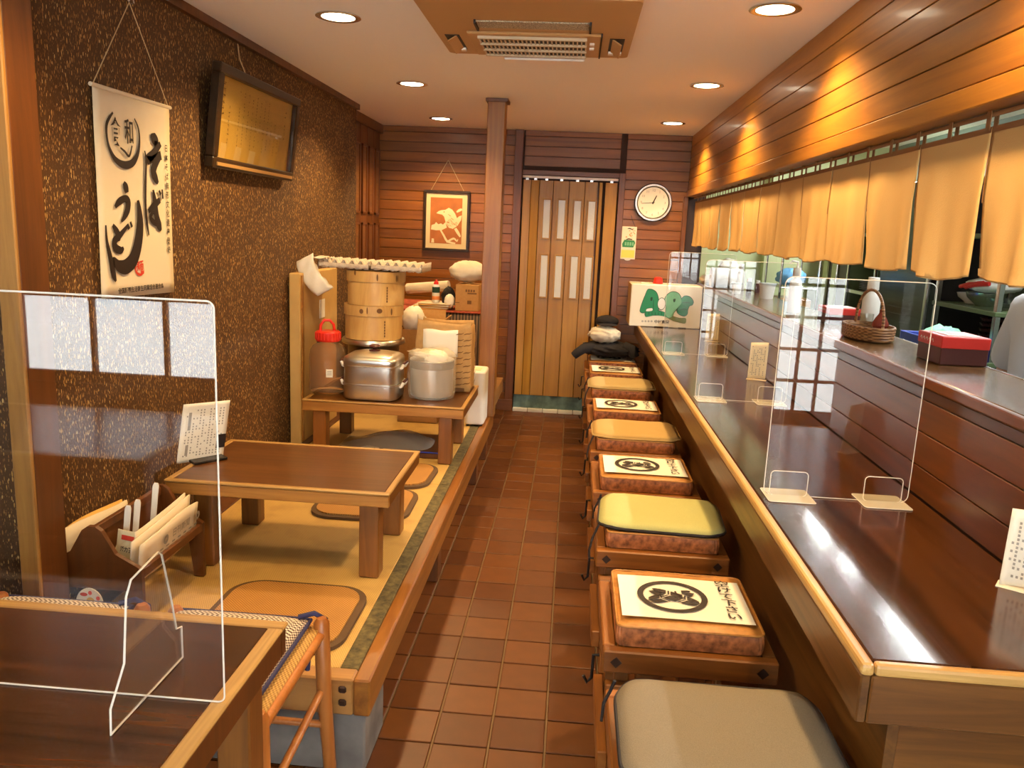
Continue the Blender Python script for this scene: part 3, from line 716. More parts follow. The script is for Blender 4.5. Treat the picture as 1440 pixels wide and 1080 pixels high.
# ------------------------------------------------------------------ counter
def counter():
    t = thing('bar_counter', (.8, 1.33, 0), 'long glossy dark wooden bar counter with a worn pale front edge', 'counter')
    q = B(); q.box(.566, 1.042, 1.352, YB-.004, .79, .83, .004); obj('counter_top', q, M['counter'], t)
    q = B(); q.box(.542, .5655, 1.33, YB-.004, .808, .8315, .007, 2); obj('front_nosing', q, M['nose'], t)
    q = B(); q.box(.5665, 1.20, 1.33, 1.3515, .808, .8315, .007, 2); obj('end_nosing', q, M['nose_x'], t)
    q = B(); q.box(.544, .562, 1.334, YB-.004, .716, .8075, .003); obj('front_fascia', q, M['fascia'], t)
    q = B(); q.box(.5625, 1.20, 1.332, 1.350, .716, .8075, .003); obj('end_fascia', q, M['fascia_x'], t)
    q = B(); q.box(.64, .66, 1.42, YB-.004, 0, .789); obj('front_panel', q, M['fascia'], t)
    q = B(); q.box(.6605, 1.04, 1.42, 1.44, 0, .789); obj('end_panel', q, M['fascia_x'], t)
    t = thing('serving_ledge', (1.18, 1.33, 1.15), 'raised reddish-brown serving ledge behind the bar counter', 'ledge')
    q = B(); q.box(1.05, 1.335, 1.33, YB-.004, 1.1505, 1.18, .003); obj('ledge_board', q, M['ledge'], t)
    q = B(); q.box(1.030, 1.0495, 1.33, YB-.004, 1.1485, 1.181, .006, 2); obj('ledge_nosing', q, M['plank_dark'], t)
    q = B(); q.box(1.3355, 1.345, 1.33, YB-.004, 1.15, 1.182, .001); obj('steel_edge', q, M['chrome'], t)
counter()
# ================================================================== stools along the counter
STY = [1.30, 1.945, 2.62, 3.255, 3.89, 4.54, 5.19, 5.80, 6.325]
KIND = ['grey', 'crest', 'green', 'crest', 'tan', 'crest', 'olive', 'crest', 'crest']
WHERE = ['nearest the viewer', 'second from the viewer', 'third from the viewer', 'fourth from the viewer', 'fifth from the viewer', 'sixth from the viewer', 'seventh from the viewer', 'next to last before the door', 'last in the row, by the door']
TOPPING = ['under the grey cloth pad', 'with the largest crest notice', 'under the green cloth pad', 'between the green and tan pads', 'under the tan cloth pad', 'between the tan and olive pads', 'under the olive cloth pad', 'just beyond the olive pad', 'under the heap of coats']
def make_stool():
    t = thing('bench_stool', (.36, 0, 0), 'x', 'stool', 'wooden box stools along the counter')
    x0, x1, y0, y1 = .135, .588, 0, .47
    for ya in (y0, y1-.035):
        q = B(); q.box(x0, x1, ya, ya+.035, .418, .48, .004); rl = obj('rail', q, M['stool'], t)
        for xp in (x0+.035, x1-.04):
            q = B(); s = .011; yy = ya-.001 if ya == y0 else ya+.0345
            q.box(xp-s, xp+s, yy, yy+.0015, .449-s, .449+s, rot=ry(PI/4)); obj('peg', q, M['peg'], rl)
    for xa in (x0, x1-.035):
        q = B(); q.box(xa, xa+.035, y0+.0355, y1-.0355, .418, .4795, .004); obj('side_rail', q, M['stool_y'], t)
    for xa in (x0+.036, x1-.075):
        for ya in (y0+.036, y1-.075):
            q = B(); q.box(xa, xa+.039, ya, ya+.039, 0, .47, .003); obj('leg', q, M['stool_z'], t)
    for i in range(4):
        xa = x0+.07+.085*i; q = B(); q.box(xa, xa+.065, y0+.0355, y1-.0355, .462, .476, .002); obj('seat_slat', q, M['stool_y'], t)
    for i in range(3):
        xa = x0+.09+.11*i; q = B(); q.box(xa, xa+.07, y0+.01, y1-.01, .385, .4175, .002); obj('under_slat', q, M['stool_y'], t)
    for ya in (y0+.006, y1-.036):
        q = B(); q.box(x0+.012, x1-.012, ya, ya+.030, .318, .380, .003); obj('lower_rail', q, M['stool'], t)
    for xa in (x0+.004, x1-.032):
        q = B(); q.box(xa, xa+.028, y0+.0365, y1-.0365, .10, .16, .003); obj('stretcher', q, M['stool_y'], t)
    q = B(); q.tube([(x0-.002, .12, .40), (x0-.018, .12, .40), (x0-.020, .12, .33), (x0-.032, .12, .315), (x0-.042, .12, .335)], .005, 6); obj('bag_hook', q, M['black'], t, True)
    return t
def make_cushion():
    t = thing('box_cushion', (.36, .225, .481), 'x', 'cushion', 'brown box cushions on the stools')
    nz = noise(3)
    def top(u, v):
        a, b = abs(2*u-1), abs(2*v-1); e = max(a, b)
        return Vector((.172+.378*u, .03+.355*v, .538+.010*(1-a**4)*(1-b**4)+.003*nz((u*2, v*2, 0))))
    q = B(); q.grid(top, 20, 20); obj('cushion_top', q, M['vinyl'], t, True)
    pts = rrect(.170, .552, .028, .387, .02, 4)
    def side(u, v):
        i = u*len(pts); k = int(i) % len(pts); f = i-int(i); p, r = pts[k], pts[(k+1) % len(pts)]
        x, y = p[0]+(r[0]-p[0])*f, p[1]+(r[1]-p[1])*f
        cx, cy = .361, .2075; g = 1+.016*math.sin(PI*v)+.006*math.sin(u*95+3*v)
        return Vector((cx+(x-cx)*g, cy+(y-cy)*g, .483+.055*v))
    q = B(); q.grid(side, 96, 5, closed_u=True); obj('cushion_side', q, M['vinyl_side'], t, True)
    q = B(); q.prism(rrect(.175, .547, .033, .382, .02, 4), lambda a, b, c: Vector((a, b, .4815+c)), .003); obj('cushion_base', q, M['vinyl_side'], t)
    q = B(); q.tube([(x, y, .538) for x, y in pts], .0035, 6, closed=True); obj('piping', q, M['vinyl'], t, True)
    return t
def make_notice():
    t = thing('keep_empty_notice', (.36, .225, .549), 'x', 'notice', 'crest notices on the stools')
    q = B(); q.grid(lambda u, v: Vector((.183+.352*u, .066+.262*v, .5510+.0012*math.sin(u*5)*(1 if v > .5 else .5))), 12, 8); obj('paper_sheet', q, M['paper'], t, True)
    fr = Fr((.183, .066, .5545), (1, 0, 0), (0, 1, 0))
    q = D(fr); cx, cy, R = .147, .131, .098
    q.ring(cx, cy, R-.017, R)
    # two crossed feathers inside the ring
    def feather(ang, gaps):
        ca, sa = math.cos(ang), math.sin(ang)
        def P(a, b): return (cx+a*ca-b*sa, cy+a*sa+b*ca)
        for s in (-1, 1):
            for a0, a1 in gaps:
                n = 6; pts = []
                for k in range(n+1):
                    a = a0+(a1-a0)*k/n; w = .026*math.sqrt(max(0., 1-((a-.006)/.078)**2))**.8
                    pts.append(P(a+.006*0, s*max(w, .0022)))
                lo = [P(a0+.010*1, s*.002), P(a1+.010*1, s*.002)]
                q.poly([lo[0]]+pts+[lo[1]] if s > 0 else ([lo[0]]+pts+[lo[1]])[::-1])
    feather(-.52, [(-.068, -.030), (-.025, -.020), (-.016, .020), (.025, .030), (.034, .072)])
    feather(PI+.52, [(-.070, -.045), (-.030, -.024), (.022, .027), (.031, .068)])
    obj('crest', q, M['ink'], t)
    q = D(fr)
    for i in range(6): q.text('seat%d' % i, .302, .234-.0405*i, rot=(-.10 if i else -.05), sx=1.0, sy=.95)
    obj('lettering', q, M['ink'], t)
    return t
def make_pad(color, name):
    t = thing('seat_pad', (.37, .22, .55), 'x', 'cushion pad')
    nz = noise(5)
    out = rrect(-.225, .215, -.185, .175, .075, 6)
    def f(u, v):
        i = u*len(out); k = int(i) % len(out); fr = i-int(i); p, r = out[k], out[(k+1) % len(out)]
        x, y = p[0]+(r[0]-p[0])*fr, p[1]+(r[1]-p[1])*fr
        x, y = x*v, y*v; ov = max(0, abs(x)-.18)+max(0, abs(y)-.16)
        return Vector((.372+x, .215+y, .570-.30*ov-.008*v**6+.003*nz((x*9, y*9, 0))))
    q = B(); q.grid(lambda u, v: f(u, max(v, .02)), 72, 9, closed_u=True)
    bmesh.ops.holes_fill(q.bm, edges=[e for e in q.bm.edges if e.is_boundary and (e.verts[0].co.xy-Vector((.372, .215))).length < .02])
    pt = obj('pad_cover', q, M[color], t, True)
    md = pt.modifiers.new('thick', 'SOLIDIFY'); md.thickness = .012; md.offset = -1
    q = B(); q.tube([f(k/60, 1.0)+Vector((0, 0, -.006)) for k in range(60)], .006, 6, closed=True); obj('pad_edge', q, M['cord'] if color in ('pad_green', 'pad_grey') else M[color], t, True)
    a = f(.62, 1.0)
    q = B(); q.tube([(.150, .055, .548), (.142, .05, .53), (.130, .04, .50), (.122, .025, .462), (.124, .02, .44), (.127, .05, .425)], .004, 6); obj('tie_cord', q, M['cord'], t, True)
    q = B(); q.tube([(.148, .39, .548), (.140, .395, .52), (.126, .39, .49), (.123, .38, .45)], .004, 6); obj('tie_cord', q, M['cord'], t, True)
    return t
def stools():
    st, cu, no = make_stool(), make_cushion(), make_notice()
    pads = {}
    nm = {'grey': 'grey', 'green': 'yellow-green', 'tan': 'tan', 'olive': 'olive-brown'}
    fc = fn = True
    for i, (y, k) in enumerate(zip(STY, KIND)):
        lab = 'reddish box stool %s, %s' % (TOPPING[i], WHERE[i])
        if i == 0: st.location.y = y; st['label'] = lab; o = st
        else: o = dup(st, (.36, y, 0), lab)
        lab = 'brown vinyl box cushion under the %s, %s' % ({'grey': 'grey pad', 'green': 'green pad', 'tan': 'tan pad', 'olive': 'olive pad', 'crest': 'crest notice'}[k], WHERE[i])
        if i == 8: lab = 'brown vinyl box cushion under the heap of coats by the door'
        if i == 0: cu.location.y = y+.225; cu['label'] = lab; c = cu
        else: c = dup(cu, (.36, y+.225, .481), lab)
        if k == 'crest':
            lab = 'white notice with round feather crest on the stool ' + {1: 'second from the viewer, the largest', 3: 'between the green and tan pads', 5: 'between the tan and olive pads', 7: 'just beyond the olive pad', 8: 'by the door, half under coats'}[i]
            if fn: no.location.y = y+.225; no['label'] = lab; fn = False
            else: dup(no, (.36, y+.225, .549), lab)
        else:
            p = make_pad('pad_'+k, k); p.location.y = y+.22; p['label'] = '%s cloth seat pad tied over a brown box cushion, %s' % (nm[k], WHERE[i]); p['group'] = 'cloth pads tied on the stools'
            if k == 'green': p.rotation_euler.z = -.06
stools()

# ================================================================== low tables, dining table, chairs, cushions
def low_table(name, x0, x1, y0, y1, z, label, top='top_zataku', th=.052, legs=None, zb=.30):
    t = thing(name, ((x0+x1)/2, (y0+y1)/2, zb), label, 'table')
    w = .022
    q = B(); q.box(x0+w, x1-w, y0+w, y1-w, z-.022, z-.0015, .002); obj('tabletop', q, M[top], t)
    for ya in (y0, y1-w):
        q = B(); q.box(x0, x1, ya, ya+w-.0003, z-.009, z, .003); obj('edge_strip', q, M['edge_light'], t)
    for xa in (x0, x1-w):
        q = B(); q.box(xa, xa+w-.0003, y0+w, y1-w, z-.009, z-.0003, .003); obj('edge_strip', q, M['edge_light_y'], t)
    for ya in (y0+.003, y1-w): 
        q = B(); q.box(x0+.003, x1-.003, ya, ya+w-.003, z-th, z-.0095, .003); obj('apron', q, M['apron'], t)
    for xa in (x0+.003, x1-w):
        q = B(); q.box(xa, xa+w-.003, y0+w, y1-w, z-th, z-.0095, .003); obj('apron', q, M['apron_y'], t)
    lx = .072
    for (xa, ya) in legs:
        q = B(); q.box(xa, xa+lx, ya, ya+lx, zb+.0005, z-.0225, .004); obj('leg', q, M['leg'], t)
    return t
low_table('low_table', -1.385, -.583, 2.595, 3.155, .64, 'low wooden floor table with bare dark top on the tatami', legs=[(-.705, 2.655), (-.715, 3.068), (-1.31, 2.655), (-1.31, 3.068)])
low_table('low_table', -1.40, -.528, 4.085, 4.74, .615, 'low wooden floor table crowded with steamers and pots', legs=[(-.664, 4.10), (-.665, 4.53), (-1.345, 4.10), (-1.345, 4.60)], top='top_zataku', th=.06)

def dining_table(x0, x1, y0, y1, label):
    z = .72
    t = thing('dining_table', ((x0+x1)/2, (y0+y1)/2, 0), label, 'table')
    w = .032
    q = B(); q.box(x0+w, x1-w, y0+w, y1-w, z-.025, z-.001, .002); obj('tabletop', q, M['top_dark'], t)
    q = B(); q.box(x0, x1, y1-w, y1, z-.009, z, .003); obj('edge_strip', q, M['edge_light'], t)
    q = B(); q.box(x0, x1, y0, y0+w, z-.009, z, .003); obj('edge_strip', q, M['edge_light'], t)
    q = B(); q.box(x1-w, x1, y0+w, y1-w, z-.009, z, .003); obj('edge_strip', q, M['edge_light_y'], t)
    for (a, b, c, d, m) in ((x0, x1-.004, y1-w, y1-.004, 'post_dark'), (x0, x1-.004, y0+.004, y0+w, 'post_dark'), (x1-w, x1-.004, y0+w, y1-w, 'post_dark')):
        q = B(); q.box(a, b, c, d, z-.068, z-.0095, .003); obj('apron', q, M[m], t)
    for xa, ya in ((x1-.105, y1-.128), (x1-.105, y0+.08), (x0+.06, y1-.128), (x0+.06, y0+.08)):
        q = B(); q.box(xa, xa+.07, ya, ya+.07, 0, z-.0255, .004); obj('leg', q, M['leg'], t)
    q = B(); q.box(x1-.085, x1-.065, y0+.151, y1-.129, .10, .16, .003); obj('stretcher', q, M['post_dark'], t)
dining_table(-1.80, -.555, .80, 1.528, 'dark brown dining table with pale worn edges carrying the acrylic screen')
dining_table(-2.55, -1.42, -.78, -.08, 'dark dining table by the street window, seen mirrored in the acrylic screen')

def chair(cx, label, w=.40):
    t = thing('rush_seat_chair', (cx, 1.73, 0), label, 'chair', 'rush seat chairs at the dining table')
    x0, x1, y0, y1, zs = cx-w/2, cx+w/2, 1.510, 1.940, .478
    for sx, x in ((-1, x0), (1, x1)):
        for sy, y in ((-1, y0), (1, y1)):
            top = zs+.035
            q = B(); q.tube([(x+sx*.022, y+sy*.018, .0), (x+sx*.006, y+sy*.006, .28), (x, y, top-.012), (x, y, top)], .021, 10, taper=[.8, .95, 1., .6]); obj('leg', q, M['chair'], t, True)
    for x in (x0, x1):
        q = B(); q.cyl((x, y0, zs-.01), (x, y1, zs-.01), .013, 10); obj('seat_rail', q, M['chair'], t, True)
        q = B(); q.cyl((x*1.0, y0, .27), (x, y1, .30), .0105, 10); obj('stretcher', q, M['chair'], t, True)
    for y in (y0, y1):
        q = B(); q.cyl((x0, y, zs-.01), (x1, y, zs-.01), .013, 10); obj('seat_rail', q, M['chair'], t, True)
        q = B(); q.cyl((x0, y, .20), (x1, y, .20), .0105, 10); obj('stretcher', q, M['chair'], t, True)
    q = B(); q.grid(lambda u, v: Vector((x0+.004+(w-.008)*u, y0+(y1-y0)*v, zs+.008+.004*math.sin(PI*u)*math.sin(PI*v)-.0+.0015*math.sin(u*90))), 40, 8)
    s = obj('woven_seat', q, M['rush'], t, True); md = s.modifiers.new('thick', 'SOLIDIFY'); md.thickness = .018; md.offset = -1
    c = thing('gingham_cushion', (cx, 1.74, zs+.012), 'x', 'cushion', 'gingham cushions on the rush seat chairs')
    ox = -.012
    def top(u, v):
        e = (1-abs(2*u-1)**6)*(1-abs(2*v-1)**6)
        x, y = x0+ox+.01+(w-.03)*u, y0-.01+(y1-y0+.02)*v
        d = max(0, x-(x1-.035))
        return Vector((x, y, zs+.022+.034*e-d*.5))
    q = B(); q.grid(top, 24, 24); bmesh.ops.translate(q.bm, verts=q.bm.verts, vec=(0, 0, 0))
    pc = obj('cushion_cover', q, M['gingham'], c, True); md = pc.modifiers.new('thick', 'SOLIDIFY'); md.thickness = .012; md.offset = -1
    q = B(); q.tube([top(u, v) for u, v in [(k/12, 0) for k in range(12)]+[(1, k/12) for k in range(12)]+[(1-k/12, 1) for k in range(12)]+[(0, 1-k/12) for k in range(12)]], .006, 6, closed=True)
    obj('bound_edge', q, M['navy'], c, True)
    q = B(); q.tube([(x1-.06, y1-.005, zs+.035), (x1-.02, y1+.004, zs+.045), (x1+.004, y1+.023, zs+.02), (x1+.006, y1+.024, zs-.03), (x1-.018, y1+.018, zs-.06), (x1-.03, y1-.01, zs-.045), (x1-.034, y1-.015, zs-.11)], .0075, 8); obj('tie_cord', q, M['navy'], c, True)
    return t, c
t1, c1 = chair(-.815, 'x', .40); t2, c2 = chair(-1.31, 'x', .40)
t1['label'] = 'orange wood rush seat chair at the table corner, nearest the aisle'; t2['label'] = 'rush seat chair behind the acrylic screen, by the left wall'
c1['label'] = 'gingham seat cushion with navy ties at the table corner'; c2['label'] = 'gingham seat cushion behind the acrylic screen, by the left wall'

def floor_pad(x0, x1, y0, y1, r, label, rot=0., z=.2995):
    cx, cy = (x0+x1)/2, (y0+y1)/2
    t = thing('rush_floor_cushion', (cx, cy, z), label, 'floor cushion', 'flat woven floor cushions on the tatami')
    out = rrect(x0, x1, y0, y1, r, 8); inn = rrect(x0+.022, x1-.022, y0+.022, y1-.022, r*.85, 8)
    q = B(); q.prism(out, lambda a, b, c: Vector((a, b, z+.0005+c)), .012); obj('cushion_border', q, M['padrim'], t)
    q = B(); q.prism(inn, lambda a, b, c: Vector((a, b, z+.0128+c)), .006); obj('woven_face', q, M['seatpad'], t)
    t.rotation_euler.z = rot
floor_pad(-1.10, -.625, 2.105, 2.555, .11, 'flat orange-brown woven cushion in front of the bare low table')
floor_pad(-1.09, -.655, 3.20, 3.62, .11, 'flat woven cushion just behind the bare low table', .02)
floor_pad(-1.06, -.640, 3.655, 4.06, .11, 'flat woven cushion beside the crowded table legs', -.03)
# ================================================================== on the walls
def scroll():
    y0, y1, z0, z1, x = 2.56, 3.045, 1.265, 1.942, XL+.010
    t = thing('hanging_scroll', (x, (y0+y1)/2, z0), 'cream hanging cloth scroll with black brush calligraphy on the straw wall', 'wall scroll')
    q = B(); q.grid(lambda u, v: Vector((x+.004+.0012*math.sin(v*5+u*2), y0+(y1-y0)*u-(.012*(1-v)), z0+(z1-z0)*v-.012*u*(1-v))), 12, 16)
    s = obj('cloth', q, M['scroll'], t, True); md = s.modifiers.new('thick', 'SOLIDIFY'); md.thickness = .002; md.offset = 0
    q = B(); q.cyl((x+.004, y0-.012, z1), (x+.004, y1+.012, z1), .007, 10); obj('top_rod', q, M['scroll'], t, True)
    ap = (XL+.006, 2.815, 2.25)
    q = B(); q.tube([(x+.004, y0, z1), ap], .0018, 6); q.tube([(x+.004, y1, z1), ap], .0018, 6); obj('hanging_string', q, M['string'], t)
    q = B(); q.tube([(XL, 2.815, 2.262), (XL+.02, 2.815, 2.262), (XL+.022, 2.815, 2.248), (XL+.012, 2.815, 2.244)], .003, 6); q.cyl((XL, 2.815, 2.262), (XL+.004, 2.815, 2.262), .010, 10); obj('wall_hook', q, M['chrome'], t)
    W, H = y1-y0, z1-z0
    fr = Fr((x+.0082, y0, z0), (0, 1, 0), (0, 0, 1))
    def Z(px, py):
        xl = 22+53*(py-62)/1006; xr = 408-3*(py-187)/858; u = (px-xl)/(xr-xl)
        yt = 62+125*u; yb = 1068-23*u; v = 1-(py-yt)/(yb-yt); return u*W-.012*(1-v), v*H-.012*u*(1-v)
    k = W/355
    def st(*pts): q.stroke([Z(a, b)+(w*k*1.12,) for a, b, w in pts])
    q = D(fr)
    # ring
    st((108, 190, 5), (82, 235, 9), (80, 290, 8), (92, 350, 9), (120, 405, 13), (160, 432, 17), (200, 425, 17), (226, 385, 12), (236, 330, 8), (232, 270, 6), (212, 222, 4))
    # so
    st((296, 300, 6), (312, 318, 28), (326, 332, 20), (318, 352, 9), (338, 348, 14)); st((348, 345, 14), (312, 385, 20), (280, 412, 24), (300, 414, 16), (350, 398, 22)); st((345, 402, 14), (316, 440, 22), (306, 470, 24), (318, 505, 22), (330, 526, 9))
    # ba
    st((262, 372, 5), (268, 420, 8), (264, 520, 9), (262, 620, 9), (266, 690, 10), (276, 768, 5)); st((276, 655, 10), (306, 628, 18), (338, 604, 14)); st((302, 555, 8), (310, 610, 18), (318, 680, 22), (330, 725, 24), (340, 748, 8)); st((326, 716, 16), (300, 706, 14), (286, 682, 12), (300, 660, 10), (322, 676, 12)); st((332, 560, 7), (342, 580, 10)); st((350, 556, 7), (352, 600, 9))
    # u
    st((156, 514, 10), (166, 535, 20), (172, 562, 14)); st((118, 628, 8), (134, 605, 16), (160, 590, 16), (176, 602, 20), (174, 640, 20), (160, 675, 14), (146, 698, 5))
    # do
    st((108, 712, 9), (126, 745, 18), (134, 772, 18), (126, 778, 9)); st((174, 718, 8), (142, 760, 14), (116, 790, 18), (122, 822, 20), (144, 834, 16), (156, 822, 7)); st((172, 710, 8), (180, 735, 11)); st((186, 700, 7), (194, 726, 9))
    # n and the long sweep
    st((78, 712, 6), (84, 790, 10), (100, 870, 16), (114, 950, 18), (124, 984, 6)); st((122, 982, 6), (112, 920, 12), (112, 880, 14), (134, 908, 26), (166, 914, 34), (200, 878, 36), (222, 800, 34), (232, 710, 28), (228, 640, 18), (222, 600, 10))
    a, b = Z(122, 288); q.text('scr_a', a, b, sx=.75, sy=1.15); a, b = Z(186, 290); q.text('scr_b', a, b, sx=.75, sy=1.1)
    st((196, 345, 5), (182, 392, 6), (160, 370, 6), (140, 352, 4))
    for i in range(12):
        a, b = Z(380, 372+43*i); q.text('scr%d' % i, a, b, sx=.8)
    a, b = Z(241, 1024); q.text('scrb', a, b)
    obj('calligraphy', q, M['ink'], t)
    q = D(fr); a, b = Z(234, 924); q.text('scr_red', a, b, rot=.1); st((212, 895, 4), (214, 940, 6), (232, 956, 6), (250, 946, 4)); obj('red_seal', q, M['red_ink'], t)
scroll()

def certificate():
    y0, y1, z0, z1 = 3.325, 4.285, 1.752, 2.172
    t = thing('framed_certificate', (XL+.02, (y0+y1)/2, z0), 'dark framed yellowed certificate leaning from the straw wall', 'picture frame')
    a = math.atan2(.05, z1-z0); R = ry(a); pv = (XL+.012, 0, z0)
    def bx(*c, bev=0.): q = B(); q.box(*c, bev=bev, rot=R, pivot=pv); return q
    X = XL+.012
    for (ya, yb, za, zb) in ((y0, y1, z0, z0+.045), (y0, y1, z1-.04, z1), (y0, y0+.045, z0+.045, z1-.04), (y1-.045, y1, z0+.045, z1-.04)):
        obj('frame_bar', bx(X, X+.04, ya, yb, za, zb, bev=.005), M['frame_dark'], t)
    obj('pale_lip', bx(X+.0405, X+.046, y0+.03, y1-.03, z0+.012, z0+.026), M['frame_gold'], t)
    obj('backing', bx(X+.004, X+.012, y0+.04, y1-.04, z0+.04, z1-.035), M['frame_dark'], t)
    obj('aged_sheet', bx(X+.0125, X+.0145, y0+.046, y1-.046, z0+.046, z1-.041), M['aged'], t)
    obj('glass_cover', bx(X+.030, X+.032, y0+.0455, y1-.0455, z0+.0455, z1-.0405), M['glass'], t)
    o = R @ (Vector((X+.0145, 0, z0))-Vector(pv)) + Vector(pv); o.y = y0
    q = D(Fr(o, (0, 1, 0), R @ Vector((0, 0, 1)))); rr = random.Random(4)
    def column(a, b0, b1, s, p=.85):
        b = b1
        while b > b0:
            if rr.random() < p:
                for _ in range(3):
                    w, h = (s*rr.uniform(.5, 1), s*.14) if rr.random() < .5 else (s*.14, s*rr.uniform(.5, .9))
                    da, db = rr.uniform(-.25, .25)*s, rr.uniform(-.25, .25)*s; q.rect(a-w/2+da, a+w/2+da, b-h/2+db, b+h/2+db)
            b -= s*1.25
    column(.105, .22, .35, .020); column(.17, .10, .26, .015); column(.83, .20, .33, .017)
    for i in range(11): column(.27+.048*i, .10+.02*(i % 3), .34-.01*i*(i > 7), .0115, .75)
    obj('faded_writing', q, M['brown_ink'], t)
    q = B(); q.tube([(XL+.012, 3.70, 2.31), (XL+.014, 3.71, 2.25), (XL+.045, 3.715, 2.17)], .0028, 6); obj('hanging_string', q, M['string'], t)
certificate()

def bird_picture():
    x0, x1, z0, z1 = -1.278, -.888, 1.343, 1.842; y = YB-.003
    t = thing('bird_picture', ((x0+x1)/2, y, z0), 'small framed rust coloured picture of a bird on a branch', 'picture frame')
    for (a, b, c, d) in ((x0, x1, z0, z0+.022), (x0, x1, z1-.022, z1), (x0, x0+.022, z0+.022, z1-.022), (x1-.022, x1, z0+.022, z1-.022)):
        q = B(); q.box(a, b, y-.028, y-.002, c, d, .003); obj('frame_bar', q, M['frame_dark'], t)
    q = B(); q.box(x0+.02, x1-.02, y-.012, y-.004, z0+.02, z1-.02); obj('mount', q, M['mount'], t)
    fr = Fr((x0, y-.0125, z0), (1, 0, 0), (0, 0, 1))
    W, H = x1-x0, z1-z0
    def P(px, py): return ((px-112)/465*W, (962-py)/(962-345)*H)
    q = D(fr); q.poly([P(180, 885), P(500, 885), P(500, 418), P(180, 418)]); obj('print_ground', q, M['rust'], t)
    q = D(fr); c = .0006
    q.poly([P(*p) for p in [(490, 640), (455, 700), (410, 730), (370, 720), (340, 680), (320, 610), (300, 590), (270, 585), (240, 578), (262, 556), (290, 545), (330, 540), (365, 518), (400, 535), (430, 575), (450, 620), (470, 600), (498, 590)][::-1]], c)
    q.poly([P(*p) for p in [(190, 745), (195, 700), (225, 690), (240, 668), (262, 690), (290, 680), (310, 692), (335, 665), (350, 720), (300, 748), (240, 752)]], c)
    q.stroke([P(280, 735)+(.012,), P(320, 800)+(.016,), P(360, 860)+(.018,), P(440, 880)+(.014,)], c)
    q.stroke([P(350, 870)+(.014,), P(420, 830)+(.016,), P(455, 855)+(.01,), P(465, 835)+(.006,)], c)
    q.stroke([P(435, 725)+(.022,), P(465, 770)+(.024,), P(488, 810)+(.012,)], c)
    q.stroke([P(445, 560)+(.012,), P(470, 540)+(.022,), P(498, 528)+(.016,)], c)
    q.poly([P(194, 880), P(224, 880), P(222, 838), P(200, 836)], c)
    obj('bird_print', q, M['cream'], t)
    q = D(fr); c = .0010
    for s in range(26):
        rr = random.Random(s); px, py = 330+rr.random()*120, 570+rr.random()*130
        q.stroke([P(px, py)+(.002,), P(px+12, py+8)+(.003,), P(px+20, py+18)+(.001,)], c)
    q.disc(*P(318, 562), .005, .005, 10, c=c)
    obj('feather_marks', q, M['rust'], t)
    ap = (-1.083, y-.004, 2.088)
    q = B(); q.tube([(x0+.06, y-.015, z1), ap], .0022, 6); q.tube([(x1-.055, y-.015, z1), ap], .0022, 6); obj('hanging_string', q, M['string'], t)
bird_picture()

def clock():
    cx, cz, R, y = .622, 1.812, .154, YB-.002
    t = thing('wall_clock', (cx, y, cz), 'round silver rimmed wall clock with white dial beside the door', 'clock')
    def ring(prof, name, mat, smooth=True):
        q = B(); q.lathe(prof, (0, 0, 0), 48, ring=prof[0][0] > R*.5); bmesh.ops.rotate(q.bm, verts=q.bm.verts, cent=(0, 0, 0), matrix=rx(PI/2)); bmesh.ops.translate(q.bm, verts=q.bm.verts, vec=(cx, y, cz)); obj(name, q, M[mat], t, smooth)
    ring([(0, 0), (R*.98, 0), (R, .01), (R, .03), (R*.97, .034), (R*.96, .016), (0, .016)], 'case', 'black')
    ring([(R*.97, .0345), (R*.95, .044), (R*.88, .044), (R*.85, .034), (R*.97, .0335)], 'silver_rim', 'chrome')
    ring([(R*.85, .034), (R*.835, .030), (R*.80, .021), (R*.85, .0205)], 'inner_rim', 'black')
    ring([(0, .0195), (R*.81, .0195), (R*.81, .021), (0, .021)], 'dial', 'dial', False)
    fr = Fr((cx, y-.0212, cz), (1, 0, 0), (0, 0, 1))
    q = D(fr)
    for k in range(1, 13):
        a = PI/2-2*PI*k/12; q.text('clk%d' % k, R*.63*math.cos(a), R*.63*math.sin(a), sx=.9, sy=.9)
    obj('numerals', q, M['grey_ink'], t)
    def hand(name, ang, l, w, lift):
        q = D(fr); a = PI/2-ang; ca, sa = math.cos(a), math.sin(a)
        q.poly([(-.012*ca-w*sa, -.012*sa+w*ca), (-.012*ca+w*sa, -.012*sa-w*ca), (l*ca+w*.7*sa, l*sa-w*.7*ca), (l*ca-w*.7*sa, l*sa+w*.7*ca)][::1], lift); obj(name, q, M['ink'], t)
    hand('hour_hand', 2*PI*(45/60+0)/12*1.0+.02, .062, .0052, .002); hand('minute_hand', 2*PI*44/60, .095, .0022, .004)
    ring([(.0, .0195), (.007, .0195), (.007, .027), (0, .028)], 'hub', 'ink')
clock()

